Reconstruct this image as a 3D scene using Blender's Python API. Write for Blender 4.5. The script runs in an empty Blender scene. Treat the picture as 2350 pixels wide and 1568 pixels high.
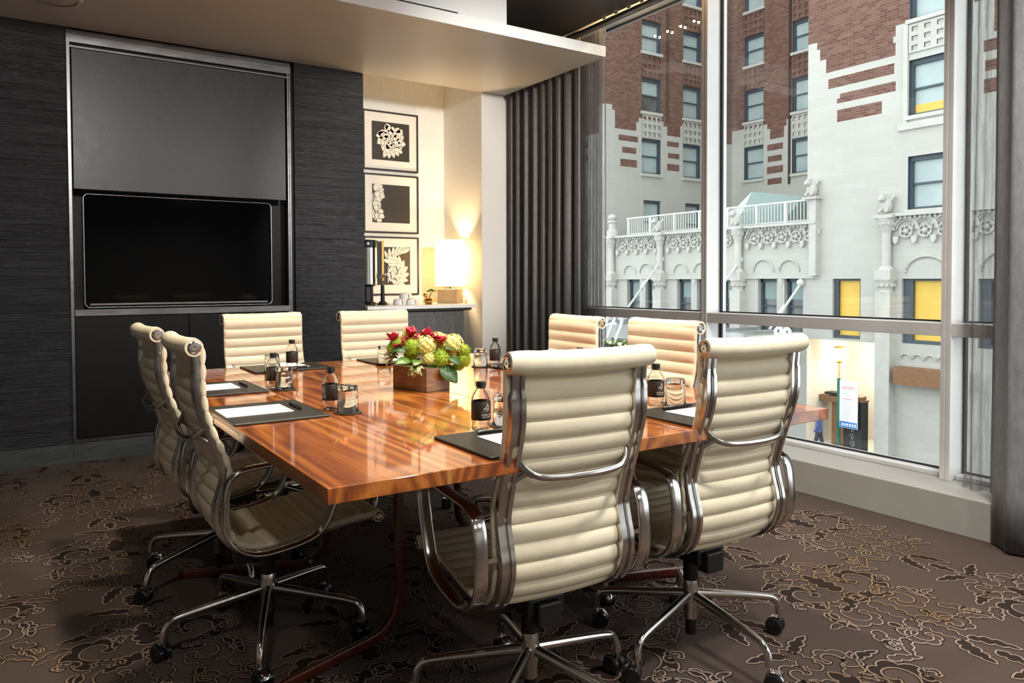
import bpy, bmesh, math, random
from mathutils import Vector, Matrix, Euler
R = random.Random(7)
SC = bpy.context.scene
COL = SC.collection
PI = math.pi

# ------------------------------------------------------------------ mesh collector
class MB:
    def __init__(self):
        self.v = []; self.f = []; self.m = []
    def add(self, vs, fs, mi=0):
        o = len(self.v)
        self.v += [tuple(p) for p in vs]
        self.f += [tuple(i + o for i in q) for q in fs]
        self.m += [mi] * len(fs)
        return self
    def box(self, x0, x1, y0, y1, z0, z1, mi=0):
        vs = [(x, y, z) for z in (z0, z1) for y in (y0, y1) for x in (x0, x1)]
        return self.add(vs, [(0, 2, 3, 1), (4, 5, 7, 6), (0, 1, 5, 4), (2, 6, 7, 3), (0, 4, 6, 2), (1, 3, 7, 5)], mi)
    def obox(self, c, sx, sy, sz, rot=0, mi=0):
        """box centred on c (z from c.z up), turned about z"""
        cr, sr = math.cos(rot), math.sin(rot)
        vs = []
        for z in (0, sz):
            for y in (-sy / 2, sy / 2):
                for x in (-sx / 2, sx / 2):
                    vs.append((c[0] + cr * x - sr * y, c[1] + sr * x + cr * y, c[2] + z))
        return self.add(vs, [(0, 2, 3, 1), (4, 5, 7, 6), (0, 1, 5, 4), (2, 6, 7, 3), (0, 4, 6, 2), (1, 3, 7, 5)], mi)
    def prism(self, poly, fn, d0, d1, mi=0):
        """poly: list of (u,v); fn(u,v,d)->point; extruded from depth d0 to d1"""
        n = len(poly)
        vs = [fn(u, v, d0) for u, v in poly] + [fn(u, v, d1) for u, v in poly]
        fs = [tuple(range(n))[::-1], tuple(range(n, 2 * n))]
        fs += [(i, (i + 1) % n, (i + 1) % n + n, i + n) for i in range(n)]
        return self.add(vs, fs, mi)
    def lathe(self, prof, c=(0, 0, 0), n=24, mi=0, cap0=True, cap1=True, axis='z'):
        vs = []; fs = []
        for r, z in prof:
            for i in range(n):
                a = 2 * PI * i / n
                p = (r * math.cos(a), r * math.sin(a), z)
                if axis == 'x': p = (p[2], p[0], p[1])
                if axis == 'y': p = (p[1], p[2], p[0])
                vs.append((p[0] + c[0], p[1] + c[1], p[2] + c[2]))
        for k in range(len(prof) - 1):
            for i in range(n):
                j = (i + 1) % n
                fs.append((k * n + i, k * n + j, (k + 1) * n + j, (k + 1) * n + i))
        if cap0: fs.append(tuple(range(n))[::-1])
        if cap1: fs.append(tuple(range((len(prof) - 1) * n, len(prof) * n)))
        return self.add(vs, fs, mi)
    def cyl(self, c, r, z0, z1, n=24, mi=0):
        return self.lathe([(r, z0), (r, z1)], c, n, mi)
    def sweep(self, path, sec, up=(0, 0, 1), closed=False, cap=True, mi=0, scales=None):
        """sec: list of (a,b) - a along side, b along local normal; path: points"""
        P = [Vector(p) for p in path]; n = len(P); m = len(sec); vs = []; fs = []
        up = Vector(up)
        prev = None
        for i, p in enumerate(P):
            if closed: t = P[(i + 1) % n] - P[(i - 1) % n]
            else: t = P[min(i + 1, n - 1)] - P[max(i - 1, 0)]
            t.normalize()
            if up.length > 0 and abs(t.dot(up)) < .98: s = t.cross(up)
            else: s = t.cross(prev.cross(t)) if prev is not None else t.cross(Vector((1, .01, 0)))
            s.normalize(); nrm = s.cross(t).normalized(); prev = s.copy()
            k = scales[i] if scales else 1.0
            for a, b in sec:
                q = p + s * (a * k) + nrm * (b * k); vs.append(q[:])
        L = n if closed else n - 1
        for i in range(L):
            for j in range(m):
                a = i * m + j; b = i * m + (j + 1) % m
                c2 = ((i + 1) % n) * m + (j + 1) % m; d = ((i + 1) % n) * m + j
                fs.append((a, b, c2, d))
        if cap and not closed:
            fs.append(tuple(range(m))[::-1]); fs.append(tuple(range((n - 1) * m, n * m)))
        return self.add(vs, fs, mi)
    def tube(self, path, r, n=10, closed=False, cap=True, mi=0, up=(0, 0, 1)):
        rs = r if isinstance(r, (list, tuple)) else [r] * len(path)
        sec = [(math.cos(2 * PI * i / n), math.sin(2 * PI * i / n)) for i in range(n)]
        return self.sweep(path, sec, up, closed, cap, mi, rs)
    def sphere(self, c, r, nu=16, nv=10, sx=1, sy=1, sz=1, mi=0):
        prof = []
        vs = [(c[0], c[1], c[2] - r * sz)]; fs = []
        for k in range(1, nv):
            th = PI * k / nv
            for i in range(nu):
                a = 2 * PI * i / nu
                vs.append((c[0] + r * sx * math.sin(th) * math.cos(a), c[1] + r * sy * math.sin(th) * math.sin(a), c[2] - r * sz * math.cos(th)))
        vs.append((c[0], c[1], c[2] + r * sz)); T = len(vs) - 1
        for i in range(nu):
            j = (i + 1) % nu
            fs.append((0, 1 + j, 1 + i)); fs.append((T, 1 + (nv - 2) * nu + i, 1 + (nv - 2) * nu + j))
            for k in range(nv - 2):
                fs.append((1 + k * nu + i, 1 + k * nu + j, 1 + (k + 1) * nu + j, 1 + (k + 1) * nu + i))
        return self.add(vs, fs, mi)
    def grid(self, pts, mi=0, close_u=False):
        """pts[i][j] rows"""
        n = len(pts); m = len(pts[0]); vs = [p for row in pts for p in row]; fs = []
        for i in range(n - 1):
            for j in range(m if close_u else m - 1):
                k = (j + 1) % m
                fs.append((i * m + j, i * m + k, (i + 1) * m + k, (i + 1) * m + j))
        return self.add(vs, fs, mi)
    def xform(self, M, start=0):
        self.v = self.v[:start] + [tuple(M @ Vector(p)) for p in self.v[start:]]
        return self

def link(o, parent=None):
    COL.objects.link(o)
    if parent is not None: o.parent = parent
    return o

def obj(name, mb, mats, parent=None, smooth=35, bevel=0, loc=None, seg=2, recalc=True):
    me = bpy.data.meshes.new(name)
    me.from_pydata(mb.v, [], mb.f)
    if not isinstance(mats, (list, tuple)): mats = [mats]
    for m in mats: me.materials.append(m)
    if len(mats) > 1: me.polygons.foreach_set('material_index', mb.m)
    if recalc:
        bm = bmesh.new(); bm.from_mesh(me)
        bmesh.ops.recalc_face_normals(bm, faces=bm.faces)
        bm.to_mesh(me); bm.free()
    me.update()
    if smooth:
        me.polygons.foreach_set('use_smooth', [True] * len(me.polygons))
        me.set_sharp_from_angle(angle=math.radians(smooth))
    o = bpy.data.objects.new(name, me)
    if loc: o.location = loc
    link(o, parent)
    if bevel:
        b = o.modifiers.new('bevel', 'BEVEL'); b.width = bevel; b.segments = seg; b.limit_method = 'ANGLE'; b.angle_limit = math.radians(40)
        b.harden_normals = False
    return o

def tag(o, label=None, cat=None, group=None, kind=None):
    if label: o['label'] = label
    if cat: o['category'] = cat
    if group: o['group'] = group
    if kind: o['kind'] = kind
    return o

def thing(name, label, cat, loc=(0, 0, 0), rz=0, group=None):
    o = bpy.data.objects.new(name, None); o.empty_display_size = .05
    o.location = loc; o.rotation_euler = (0, 0, rz); link(o)
    return tag(o, label, cat, group)

def struct(name, mb, mats, parent=None, **k):
    o = obj(name, mb, mats, parent, **k)
    if parent is None: o['kind'] = 'structure'
    return o

def dup(o, loc=None, rz=None, label=None, group=None, parent=None):
    c = o.copy(); COL.objects.link(c)
    if parent is not None: c.parent = parent
    if loc is not None: c.location = loc
    if rz is not None: c.rotation_euler = (0, 0, rz)
    if label: c['label'] = label
    if group: c['group'] = group
    for ch in list(o.children): dup(ch, parent=c)
    return c

def catmull(pts, k=6, closed=False):
    P = [Vector(p) for p in pts]; n = len(P); out = []
    for i in range(n if closed else n - 1):
        p0 = P[(i - 1) % n] if closed or i > 0 else P[0] * 2 - P[1]
        p1 = P[i]; p2 = P[(i + 1) % n]
        p3 = P[(i + 2) % n] if closed or i + 2 < n else P[-1] * 2 - P[-2]
        for j in range(k):
            t = j / k
            out.append(.5 * ((2 * p1) + (p2 - p0) * t + (2 * p0 - 5 * p1 + 4 * p2 - p3) * t * t + (3 * p1 - p0 - 3 * p2 + p3) * t ** 3))
    if not closed: out.append(P[-1])
    return out

def resample(pts, n):
    P = [Vector(p) for p in pts]; L = [0]
    for a, b in zip(P, P[1:]): L.append(L[-1] + (b - a).length)
    out = []; j = 0
    for i in range(n):
        s = L[-1] * i / (n - 1)
        while j < len(P) - 2 and L[j + 1] < s: j += 1
        d = L[j + 1] - L[j]
        out.append(P[j].lerp(P[j + 1], (s - L[j]) / d if d > 0 else 0))
    return out, L[-1]

def rrect(w, h, r, n=3):
    out = []
    for cx, cy, a0 in ((w / 2 - r, h / 2 - r, 0), (-w / 2 + r, h / 2 - r, 90), (-w / 2 + r, -h / 2 + r, 180), (w / 2 - r, -h / 2 + r, 270)):
        for i in range(n + 1):
            a = math.radians(a0 + 90 * i / n); out.append((cx + r * math.cos(a), cy + r * math.sin(a)))
    return out

# ------------------------------------------------------------------ materials
class NT:
    def __init__(self, name):
        self.m = bpy.data.materials.new(name); self.m.use_nodes = True
        self.t = self.m.node_tree; self.t.nodes.clear()
        self.out = self.n('ShaderNodeOutputMaterial')
    def n(self, ty, **k):
        o = self.t.nodes.new(ty)
        for a, b in k.items():
            if a in ('ins',): continue
            setattr(o, a, b)
        for a, b in k.get('ins', {}).items():
            self.set(o, a, b)
        return o
    def set(self, node, key, val):
        s = node.inputs[key]
        if isinstance(val, bpy.types.NodeSocket): self.t.links.new(val, s)
        else: s.default_value = val
    def coord(self, kind='Object', scale=(1, 1, 1), loc=(0, 0, 0), rot=(0, 0, 0)):
        c = self.n('ShaderNodeTexCoord'); mp = self.n('ShaderNodeMapping')
        mp.inputs['Scale'].default_value = scale; mp.inputs['Location'].default_value = loc; mp.inputs['Rotation'].default_value = rot
        self.t.links.new(c.outputs[kind], mp.inputs[0]); return mp.outputs[0]
    def noise(self, vec, scale=5, detail=4, rough=.5, dist=0):
        o = self.n('ShaderNodeTexNoise', ins={'Scale': scale, 'Detail': detail, 'Roughness': rough, 'Distortion': dist})
        if vec is not None: self.t.links.new(vec, o.inputs['Vector'])
        return o.outputs['Fac']
    def ramp(self, fac, stops, interp='LINEAR'):
        o = self.n('ShaderNodeValToRGB'); o.color_ramp.interpolation = interp
        e = o.color_ramp.elements
        while len(e) < len(stops): e.new(.5)
        for q, (p, c) in zip(e, stops):
            q.position = p; q.color = c if len(c) == 4 else (*c, 1)
        self.t.links.new(fac, o.inputs[0]); return o.outputs[0]
    def math(self, op, a, b=None, c=None):
        o = self.n('ShaderNodeMath', operation=op)
        for i, x in enumerate((a, b, c)):
            if x is not None: self.set(o, i, x)
        return o.outputs[0]
    def mix(self, fac, a, b, blend='MIX'):
        o = self.n('ShaderNodeMix', data_type='RGBA', blend_type=blend)
        self.set(o, 0, fac); self.set(o, 6, a); self.set(o, 7, b); return o.outputs[2]
    def bump(self, h, strength=.3, dist=.01):
        return self.n('ShaderNodeBump', ins={'Height': h, 'Strength': strength, 'Distance': dist}).outputs[0]
    def prin(self, **k):
        o = self.n('ShaderNodeBsdfPrincipled')
        for a, b in k.items(): self.set(o, a, b)
        return o
    def done(self, sh):
        self.t.links.new(sh.outputs[0] if hasattr(sh, 'outputs') else sh, self.out.inputs[0]); return self.m

def c4(c, k=1): return (c[0] * k, c[1] * k, c[2] * k, 1)

def pm(name, col, rough=.5, metal=0, var=.12, scale=25, bump=0, bscale=200, stretch=(1, 1, 1), spec=.5, coat=0, emis=None, es=0, rvar=.08):
    t = NT(name); v = t.coord(scale=stretch)
    nf = t.noise(v, scale, 3)
    base = t.ramp(nf, [(.3, c4(col, 1 - var)), (.7, c4(col, 1 + var))])
    rg = t.math('MULTIPLY_ADD', nf, rvar, max(rough - rvar / 2, .01))
    p = t.prin(**{'Base Color': base, 'Roughness': rg, 'Metallic': metal, 'Specular IOR Level': spec, 'Coat Weight': coat, 'Coat Roughness': .08})
    if bump:
        t.set(p, 'Normal', t.bump(t.noise(v, bscale, 3), bump, .002))
    if emis: t.set(p, 'Emission Color', c4(emis)); t.set(p, 'Emission Strength', es)
    return t.done(p)

def glassmat(name, col=(1, 1, 1), rough=0, ior=1.45):
    t = NT(name)
    g = t.n('ShaderNodeNewGeometry'); dt = t.n('ShaderNodeVectorMath', operation='DOT_PRODUCT')
    t.t.links.new(g.outputs['Normal'], dt.inputs[0]); t.t.links.new(g.outputs['Incoming'], dt.inputs[1])
    f0 = ((ior - 1) / (ior + 1)) ** 2
    fac = t.math('MULTIPLY_ADD', t.math('POWER', t.math('SUBTRACT', 1.0, t.math('ABSOLUTE', dt.outputs['Value'])), 5.0), 1 - f0, f0)
    tr = t.n('ShaderNodeBsdfTransparent', ins={'Color': c4(col)})
    gl = t.n('ShaderNodeBsdfGlossy', ins={'Color': (1, 1, 1, 1), 'Roughness': rough})
    mx = t.n('ShaderNodeMixShader')
    t.t.links.new(fac, mx.inputs[0]); t.t.links.new(tr.outputs[0], mx.inputs[1]); t.t.links.new(gl.outputs[0], mx.inputs[2])
    return t.done(mx)
# ------------------------------------------------------------------ named materials
M = {}
M['white'] = pm('white_paint', (.80, .78, .74), .55, var=.02, scale=3)
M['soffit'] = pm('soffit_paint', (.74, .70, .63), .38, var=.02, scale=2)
M['fascia'] = pm('white_fascia', (.86, .86, .85), .5, var=.02, scale=3)
M['niche'] = pm('niche_vinyl', (.85, .82, .76), .55, var=.03, scale=60, stretch=(1, 1, .3), bump=.05)
M['darkceil'] = pm('dark_ceiling_paint', (.085, .072, .068), .55, var=.08, scale=4)
M['black'] = pm('black_matte', (.008, .008, .009), .45, var=.1)
M['blackgloss'] = pm('black_plastic', (.010, .010, .011), .22, var=.1)
M['alu'] = pm('polished_aluminium', (.60, .58, .56), .17, 1, var=.06, scale=12, rvar=.08)
M['chrome'] = pm('chrome', (.72, .71, .70), .09, 1, var=.03, rvar=.04)
M['brushed'] = pm('brushed_metal_trim', (.23, .225, .23), .32, 1, var=.15, scale=40, stretch=(.2, 1, 1))
M['mullion'] = pm('window_frame_grey', (.78, .775, .77), .38, .2, var=.04, scale=8)
M['gasket'] = pm('black_gasket', (.01, .01, .012), .6)
M['curb'] = pm('sill_paint', (.36, .355, .335), .5, var=.03, scale=6)
M['paper'] = pm('white_paper', (.88, .88, .88), .7, var=.01)
M['leatherdark'] = pm('dark_leather_pad', (.017, .015, .013), .42, var=.15, scale=90, bump=.15, bscale=400)
M['steelrim'] = pm('tv_bezel_metal', (.30, .30, .31), .25, 1, var=.05)
M['screen'] = pm('tv_screen_glass', (.002, .002, .0025), .05, var=.05, spec=.10, rvar=.01)
M['doordark'] = pm('dark_cabinet_door', (.0075, .0065, .0068), .45, var=.2, scale=12, spec=.28)
M['stone'] = pm('white_stone_top', (.82, .80, .77), .22, var=.03, scale=14)
M['lampbase'] = pm('lamp_base_wrap', (.34, .24, .13), .55, var=.06, scale=30)
M['gold'] = pm('brass_ornament', (.75, .42, .12), .22, 1, var=.1)
M['green'] = pm('dark_leaf', (.06, .12, .03), .5, var=.3, scale=60)
M['porcelain'] = pm('white_porcelain', (.82, .80, .76), .2, var=.02)
M['cork'] = pm('coaster_dark', (.02, .018, .016), .5)
M['pen'] = pm('pen_black', (.006, .006, .007), .2)
M['frame'] = pm('black_picture_frame', (.02, .017, .015), .35)
M['mat'] = pm('picture_mat_board', (.84, .79, .70), .7, var=.01)
M['print'] = pm('dark_print_ground', (.030, .020, .012), .5, var=.2)
M['crease'] = pm('print_shadow_crease', (.16, .13, .09), .6)
M['petal'] = pm('pale_print_bloom', (.80, .76, .66), .6, var=.22, scale=45)
M['glass'] = glassmat('window_glass', (.96, .98, .97), 0, 1.5)
def mk_refr(name, ior, col):
    t = NT(name); n = t.noise(t.coord(), 30, 2)
    return t.done(t.prin(**{'Base Color': c4(col), 'Roughness': t.math('MULTIPLY', n, .02), 'Transmission Weight': 1.0, 'IOR': ior, 'Specular IOR Level': .5}))
M['tumbler'] = mk_refr('tumbler_glass', 1.5, (.97, .97, .96))
M['bottle'] = mk_refr('water_bottle_filled', 1.34, (.97, .97, .96))
M['label'] = pm('bottle_label', (.022, .016, .012), .4, var=.2, scale=60)
M['labelwhite'] = pm('label_print_white', (.75, .73, .68), .5, var=.05)

def mk_leather():
    t = NT('cream_leather'); v = t.coord()
    big = t.noise(v, 9, 3); fine = t.noise(v, 160, 4); mid = t.noise(v, 34, 4, .55, .6)
    col = t.ramp(big, [(.3, (.72, .645, .475)), (.7, (.80, .72, .545))])
    h = t.math('ADD', t.math('MULTIPLY', fine, .25), t.math('MULTIPLY', mid, 1.0))
    p = t.prin(**{'Base Color': col, 'Roughness': .42, 'Specular IOR Level': .42, 'Normal': t.bump(h, .22, .004)})
    return t.done(p)
M['leather'] = mk_leather()

def mk_wirebrush(name, base, hi, sc=1.0, rough=.36):
    """dark wall panelling with fine horizontal ridges"""
    t = NT(name); v = t.coord(scale=(1.5, 1.5, 75)); v2 = t.coord(scale=(4, 4, 260)); v3 = t.coord(scale=(.4, .4, 14))
    a = t.noise(v, 1.3, 4, .6, .35); b = t.noise(v2, 1.2, 3, .6, .2); c = t.noise(v3, 1, 3)
    h = t.math('ADD', t.math('MULTIPLY', a, 1.0), t.math('MULTIPLY', b, .6))
    h2 = t.math('MULTIPLY', h, t.math('MULTIPLY_ADD', c, .7, .45))
    col = t.ramp(h2, [(.35, c4(base)), (.85, c4(hi))])
    p = t.prin(**{'Base Color': col, 'Roughness': rough, 'Specular IOR Level': .5, 'Normal': t.bump(h2, 1.0, .012)})
    return t.done(p)
M['wallpanel'] = mk_wirebrush('ridged_dark_panel', (.006, .006, .007), (.060, .061, .068), rough=.26)
M['cover'] = pm('dark_leatherette_cover', (.034, .032, .032), .34, var=.18, scale=16, bump=.12, bscale=120)

def mk_greywood(name, a, b, stretch):
    t = NT(name); v = t.coord(scale=stretch)
    n1 = t.noise(v, 6, 6, .65, 1.2); n2 = t.noise(v, 40, 4, .6)
    f = t.math('ADD', t.math('MULTIPLY', n1, .7), t.math('MULTIPLY', n2, .3))
    col = t.ramp(f, [(.35, c4(a)), (.62, c4(b))])
    return t.done(t.prin(**{'Base Color': col, 'Roughness': .5, 'Normal': t.bump(f, .2, .003)}))
M['plinth'] = mk_greywood('grey_limed_plinth', (.045, .048, .052), (.10, .105, .11), (.6, 1, 7))
M['credenza'] = mk_greywood('grey_limed_credenza', (.055, .052, .052), (.125, .118, .115), (9, 9, .7))

def mk_walnut(name, edge=False):
    t = NT(name)
    co = t.n('ShaderNodeTexCoord'); sp = t.n('ShaderNodeSeparateXYZ'); t.t.links.new(co.outputs['Object'], sp.inputs[0])
    x = t.math('DIVIDE', t.math('SUBTRACT', sp.outputs[0], .505), .2742)
    bi = t.math('FLOOR', x); fr = t.math('SUBTRACT', x, bi)
    wn = t.n('ShaderNodeTexWhiteNoise', noise_dimensions='1D'); t.set(wn, 'W', t.math('ADD', bi, 3.7))
    rnd = wn.outputs[0]
    # cathedral figure: squeezed rings with a centre that differs per board
    lx = t.math('MULTIPLY', t.math('ADD', t.math('SUBTRACT', fr, .5), t.math('MULTIPLY', t.math('SUBTRACT', rnd, .5), .5)), 1.0)
    ly = t.math('ADD', sp.outputs[1], t.math('MULTIPLY_ADD', rnd, 1.3, -2.3))
    cb = t.n('ShaderNodeCombineXYZ'); t.set(cb, 0, t.math('MULTIPLY', lx, 1.0)); t.set(cb, 1, t.math('MULTIPLY', ly, .30)); t.set(cb, 2, t.math('MULTIPLY', sp.outputs[2], .8))
    cb2 = t.n('ShaderNodeCombineXYZ'); t.set(cb2, 0, t.math('ADD', x, t.math('MULTIPLY', rnd, 9))); t.set(cb2, 1, t.math('MULTIPLY', sp.outputs[1], .55)); t.set(cb2, 2, sp.outputs[2])
    nz = t.noise(cb2.outputs[0], 2.6, 4, .55)
    ln = t.n('ShaderNodeVectorMath', operation='LENGTH'); t.t.links.new(cb.outputs[0], ln.inputs[0])
    rad = t.math('ADD', ln.outputs[1], t.math('MULTIPLY', nz, .20))
    rings = t.math('SINE', t.math('MULTIPLY', rad, 84))
    r01 = t.math('MULTIPLY_ADD', rings, .5, .5)
    fib = t.n('ShaderNodeCombineXYZ'); t.set(fib, 0, t.math('MULTIPLY', x, 60)); t.set(fib, 1, t.math('MULTIPLY', sp.outputs[1], 3)); t.set(fib, 2, t.math('MULTIPLY', sp.outputs[2], 60))
    fn = t.noise(fib.outputs[0], 1.0, 4, .6)
    tone = t.math('ADD', t.math('MULTIPLY', r01, .24), t.math('ADD', t.math('MULTIPLY', fn, .28), t.math('MULTIPLY', nz, .48)))
    colA = t.ramp(tone, [(.30, (.11, .020, .005)), (.48, (.26, .056, .011)), (.68, (.44, .12, .022))])
    colB = t.ramp(tone, [(.30, (.15, .034, .006)), (.48, (.35, .10, .014)), (.68, (.56, .21, .032))])
    col = t.mix(rnd, colA, colB)
    # pale sapwood line where boards meet
    ed = t.math('MINIMUM', fr, t.math('SUBTRACT', 1.0, fr))
    sap = t.math('LESS_THAN', t.math('ADD', ed, t.math('MULTIPLY', t.math('SUBTRACT', nz, .5), .05)), .022)
    sap = t.math('MULTIPLY', sap, t.math('MULTIPLY', t.math('GREATER_THAN', x, .3), t.math('LESS_THAN', x, 5.7)))
    col = t.mix(t.math('MULTIPLY', sap, .6), col, (.52, .27, .075, 1))
    p = t.prin(**{'Base Color': col, 'Roughness': .30, 'Specular IOR Level': .5, 'Coat Weight': 1.0, 'Coat Roughness': .045, 'Coat IOR': 1.55})
    return t.done(p)
M['walnut'] = mk_walnut('polished_walnut')
M['redwood'] = pm('reddish_brown_leg', (.085, .016, .007), .28, var=.2, scale=30, stretch=(1, 1, .2), coat=.5)

def mk_carpet():
    t = NT('brown_carpet'); v = t.coord()
    big = t.noise(v, 1.1, 2); patch = t.n('ShaderNodeTexVoronoi', ins={'Scale': 2.3}); t.t.links.new(v, patch.inputs['Vector'])
    fine = t.noise(v, 900, 2)
    col = t.mix(t.math('MULTIPLY_ADD', big, 1.6, -.35), (.040, .026, .024, 1), (.056, .036, .026, 1))
    col = t.mix(t.math('MULTIPLY', fine, .35), col, (.085, .064, .055, 1))
    return t.done(t.prin(**{'Base Color': col, 'Roughness': .95, 'Specular IOR Level': .12, 'Sheen Weight': .25, 'Sheen Roughness': .5, 'Sheen Tint': (.6, .5, .45, 1), 'Normal': t.bump(fine, .5, .004)}))
M['carpet'] = mk_carpet()
def mk_yarn(name, a, b):
    t = NT(name); v = t.coord(); n1 = t.noise(v, 2.1, 3); n2 = t.noise(v, 700, 2)
    col = t.ramp(n1, [(.35, c4(a)), (.65, c4(b))]); col = t.mix(t.math('MULTIPLY', n2, .35), col, (.02, .015, .012, 1))
    return t.done(t.prin(**{'Base Color': col, 'Roughness': .95, 'Specular IOR Level': .1}))
M['yarn_light'] = mk_yarn('carpet_yarn_light', (.23, .155, .09), (.33, .255, .225))
M['yarn_dark'] = mk_yarn('carpet_yarn_dark', (.022, .014, .011), (.028, .020, .019))

def mk_cloth(name, a, b):
    t = NT(name); v = t.coord(scale=(1, 1, .25)); v2 = t.coord()
    n = t.noise(v2, 420, 3); n2 = t.noise(v, 60, 3)
    f = t.math('ADD', t.math('MULTIPLY', n, .6), t.math('MULTIPLY', n2, .4))
    col = t.ramp(f, [(.3, c4(a)), (.7, c4(b))])
    p = t.prin(**{'Base Color': col, 'Roughness': .85, 'Specular IOR Level': .2, 'Sheen Weight': .3, 'Sheen Roughness': .4, 'Normal': t.bump(f, .5, .003)})
    tl = t.n('ShaderNodeBsdfTranslucent'); t.set(tl, 'Color', col); mx = t.n('ShaderNodeMixShader', ins={0: .30})
    t.t.links.new(p.outputs[0], mx.inputs[1]); t.t.links.new(tl.outputs[0], mx.inputs[2])
    return t.done(mx)
M['drape'] = mk_cloth('charcoal_drape_cloth', (.19, .193, .205), (.37, .375, .395))
def mk_sheer():
    t = NT('sheer_grey_voile'); v = t.coord(scale=(1, 1, .08)); n = t.noise(v, 90, 3)
    fac = t.ramp(n, [(.3, (.40, .40, .40)), (.7, (.66, .66, .66))])
    lw = t.n('ShaderNodeLayerWeight', ins={'Blend': .42})
    a = t.math('MINIMUM', t.math('ADD', t.math('MULTIPLY', fac, .86), t.math('MULTIPLY', lw.outputs[1], .55)), .96)
    d = t.n('ShaderNodeBsdfDiffuse', ins={'Color': (.22, .21, .21, 1)}); tl = t.n('ShaderNodeBsdfTranslucent', ins={'Color': (.20, .19, .19, 1)})
    m1 = t.n('ShaderNodeMixShader', ins={0: .45}); t.t.links.new(d.outputs[0], m1.inputs[1]); t.t.links.new(tl.outputs[0], m1.inputs[2])
    tr = t.n('ShaderNodeBsdfTransparent'); mx = t.n('ShaderNodeMixShader')
    t.t.links.new(a, mx.inputs[0]); t.t.links.new(tr.outputs[0], mx.inputs[1]); t.t.links.new(m1.outputs[0], mx.inputs[2])
    return t.done(mx)
M['sheer'] = mk_sheer()

def mk_shade():
    t = NT('lit_lamp_shade')
    v = t.coord(); n = t.noise(v, 30, 2)
    tl = t.n('ShaderNodeBsdfTranslucent', ins={'Color': (.95, .84, .60, 1)}); d = t.n('ShaderNodeBsdfDiffuse', ins={'Color': (.9, .82, .65, 1)})
    m1 = t.n('ShaderNodeMixShader', ins={0: .7}); t.t.links.new(d.outputs[0], m1.inputs[1]); t.t.links.new(tl.outputs[0], m1.inputs[2])
    e = t.n('ShaderNodeEmission', ins={'Color': (1, .78, .44, 1), 'Strength': t.math('MULTIPLY_ADD', n, .4, 1.1)})
    ad = t.n('ShaderNodeAddShader'); t.t.links.new(m1.outputs[0], ad.inputs[0]); t.t.links.new(e.outputs[0], ad.inputs[1])
    return t.done(ad)
M['shade'] = mk_shade()
def emat(name, col, s):
    t = NT(name); v = t.coord(); n = t.noise(v, 20, 2)
    e = t.n('ShaderNodeEmission', ins={'Color': c4(col), 'Strength': t.math('MULTIPLY_ADD', n, s * .1, s * .95)})
    return t.done(e)
M['bulb'] = emat('warm_bulb_glow', (1, .78, .48), 260)
M['downlight'] = emat('downlight_glow', (1, .86, .66), 30)

# exterior
def mk_brick():
    t = NT('red_brick'); c = t.n('ShaderNodeTexCoord'); g = t.n('ShaderNodeSeparateXYZ'); t.t.links.new(c.outputs['Object'], g.inputs[0])
    cb = t.n('ShaderNodeCombineXYZ'); t.set(cb, 0, t.math('ADD', g.outputs[0], g.outputs[1])); t.set(cb, 1, g.outputs[2])
    b = t.n('ShaderNodeTexBrick', ins={'Color1': (.125, .052, .036, 1), 'Color2': (.235, .125, .095, 1), 'Mortar': (.20, .16, .14, 1), 'Scale': 1.0, 'Mortar Size': .011, 'Brick Width': .30, 'Row Height': .10, 'Bias': -.1})
    t.t.links.new(cb.outputs[0], b.inputs['Vector'])
    v = t.coord(); n = t.noise(v, .5, 4); n2 = t.noise(v, 9, 2)
    col = t.mix(t.math('MULTIPLY_ADD', n, 1.2, -.3), b.outputs[0], (.118, .066, .053, 1), 'MIX')
    col = t.mix(.55, b.outputs[0], col)
    col = t.mix(t.math('GREATER_THAN', n2, .74), col, (.05, .035, .035, 1))
    return t.done(t.prin(**{'Base Color': col, 'Roughness': .9, 'Specular IOR Level': .2}))
M['brick'] = mk_brick()
def mk_terra():
    t = NT('white_terracotta'); c = t.n('ShaderNodeTexCoord'); g = t.n('ShaderNodeSeparateXYZ'); t.t.links.new(c.outputs['Object'], g.inputs[0])
    cb = t.n('ShaderNodeCombineXYZ'); t.set(cb, 0, t.math('ADD', g.outputs[0], g.outputs[1])); t.set(cb, 1, g.outputs[2])
    b = t.n('ShaderNodeTexBrick', ins={'Color1': (.47, .465, .43, 1), 'Color2': (.50, .495, .46, 1), 'Mortar': (.43, .425, .39, 1), 'Scale': 1.0, 'Mortar Size': .008, 'Brick Width': .9, 'Row Height': .28})
    t.t.links.new(cb.outputs[0], b.inputs['Vector'])
    v = t.coord(scale=(1, 1, .4)); n = t.noise(v, .7, 5)
    col = t.mix(t.math('MULTIPLY_ADD', n, .9, -.25), b.outputs[0], (.40, .395, .36, 1))
    return t.done(t.prin(**{'Base Color': col, 'Roughness': .6, 'Specular IOR Level': .3}))
M['terra'] = mk_terra()
M['trimwhite'] = pm('terracotta_ornament', (.49, .485, .45), .6, var=.06, scale=3)
M['sash'] = pm('slate_blue_sash', (.055, .075, .095), .5, var=.1)
M['blind'] = pm('pale_blind_behind_glass', (.38, .46, .46), .25, var=.10, scale=.9, spec=.6)
M['blinddark'] = pm('dim_window_glass', (.10, .12, .125), .12, var=.35, scale=1.2, spec=.7)
M['darkhole'] = pm('dark_brick_recess', (.050, .034, .030), .8, var=.25, scale=9)
M['yellow'] = pm('lit_yellow_blind', (.60, .40, .07), .5, var=.06, scale=2, emis=(.85, .55, .08), es=.25)
M['rail'] = pm('white_iron_rail', (.58, .59, .58), .5)
M['tentwhite'] = pm('white_canvas', (.60, .63, .62), .7, var=.03)
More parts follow.
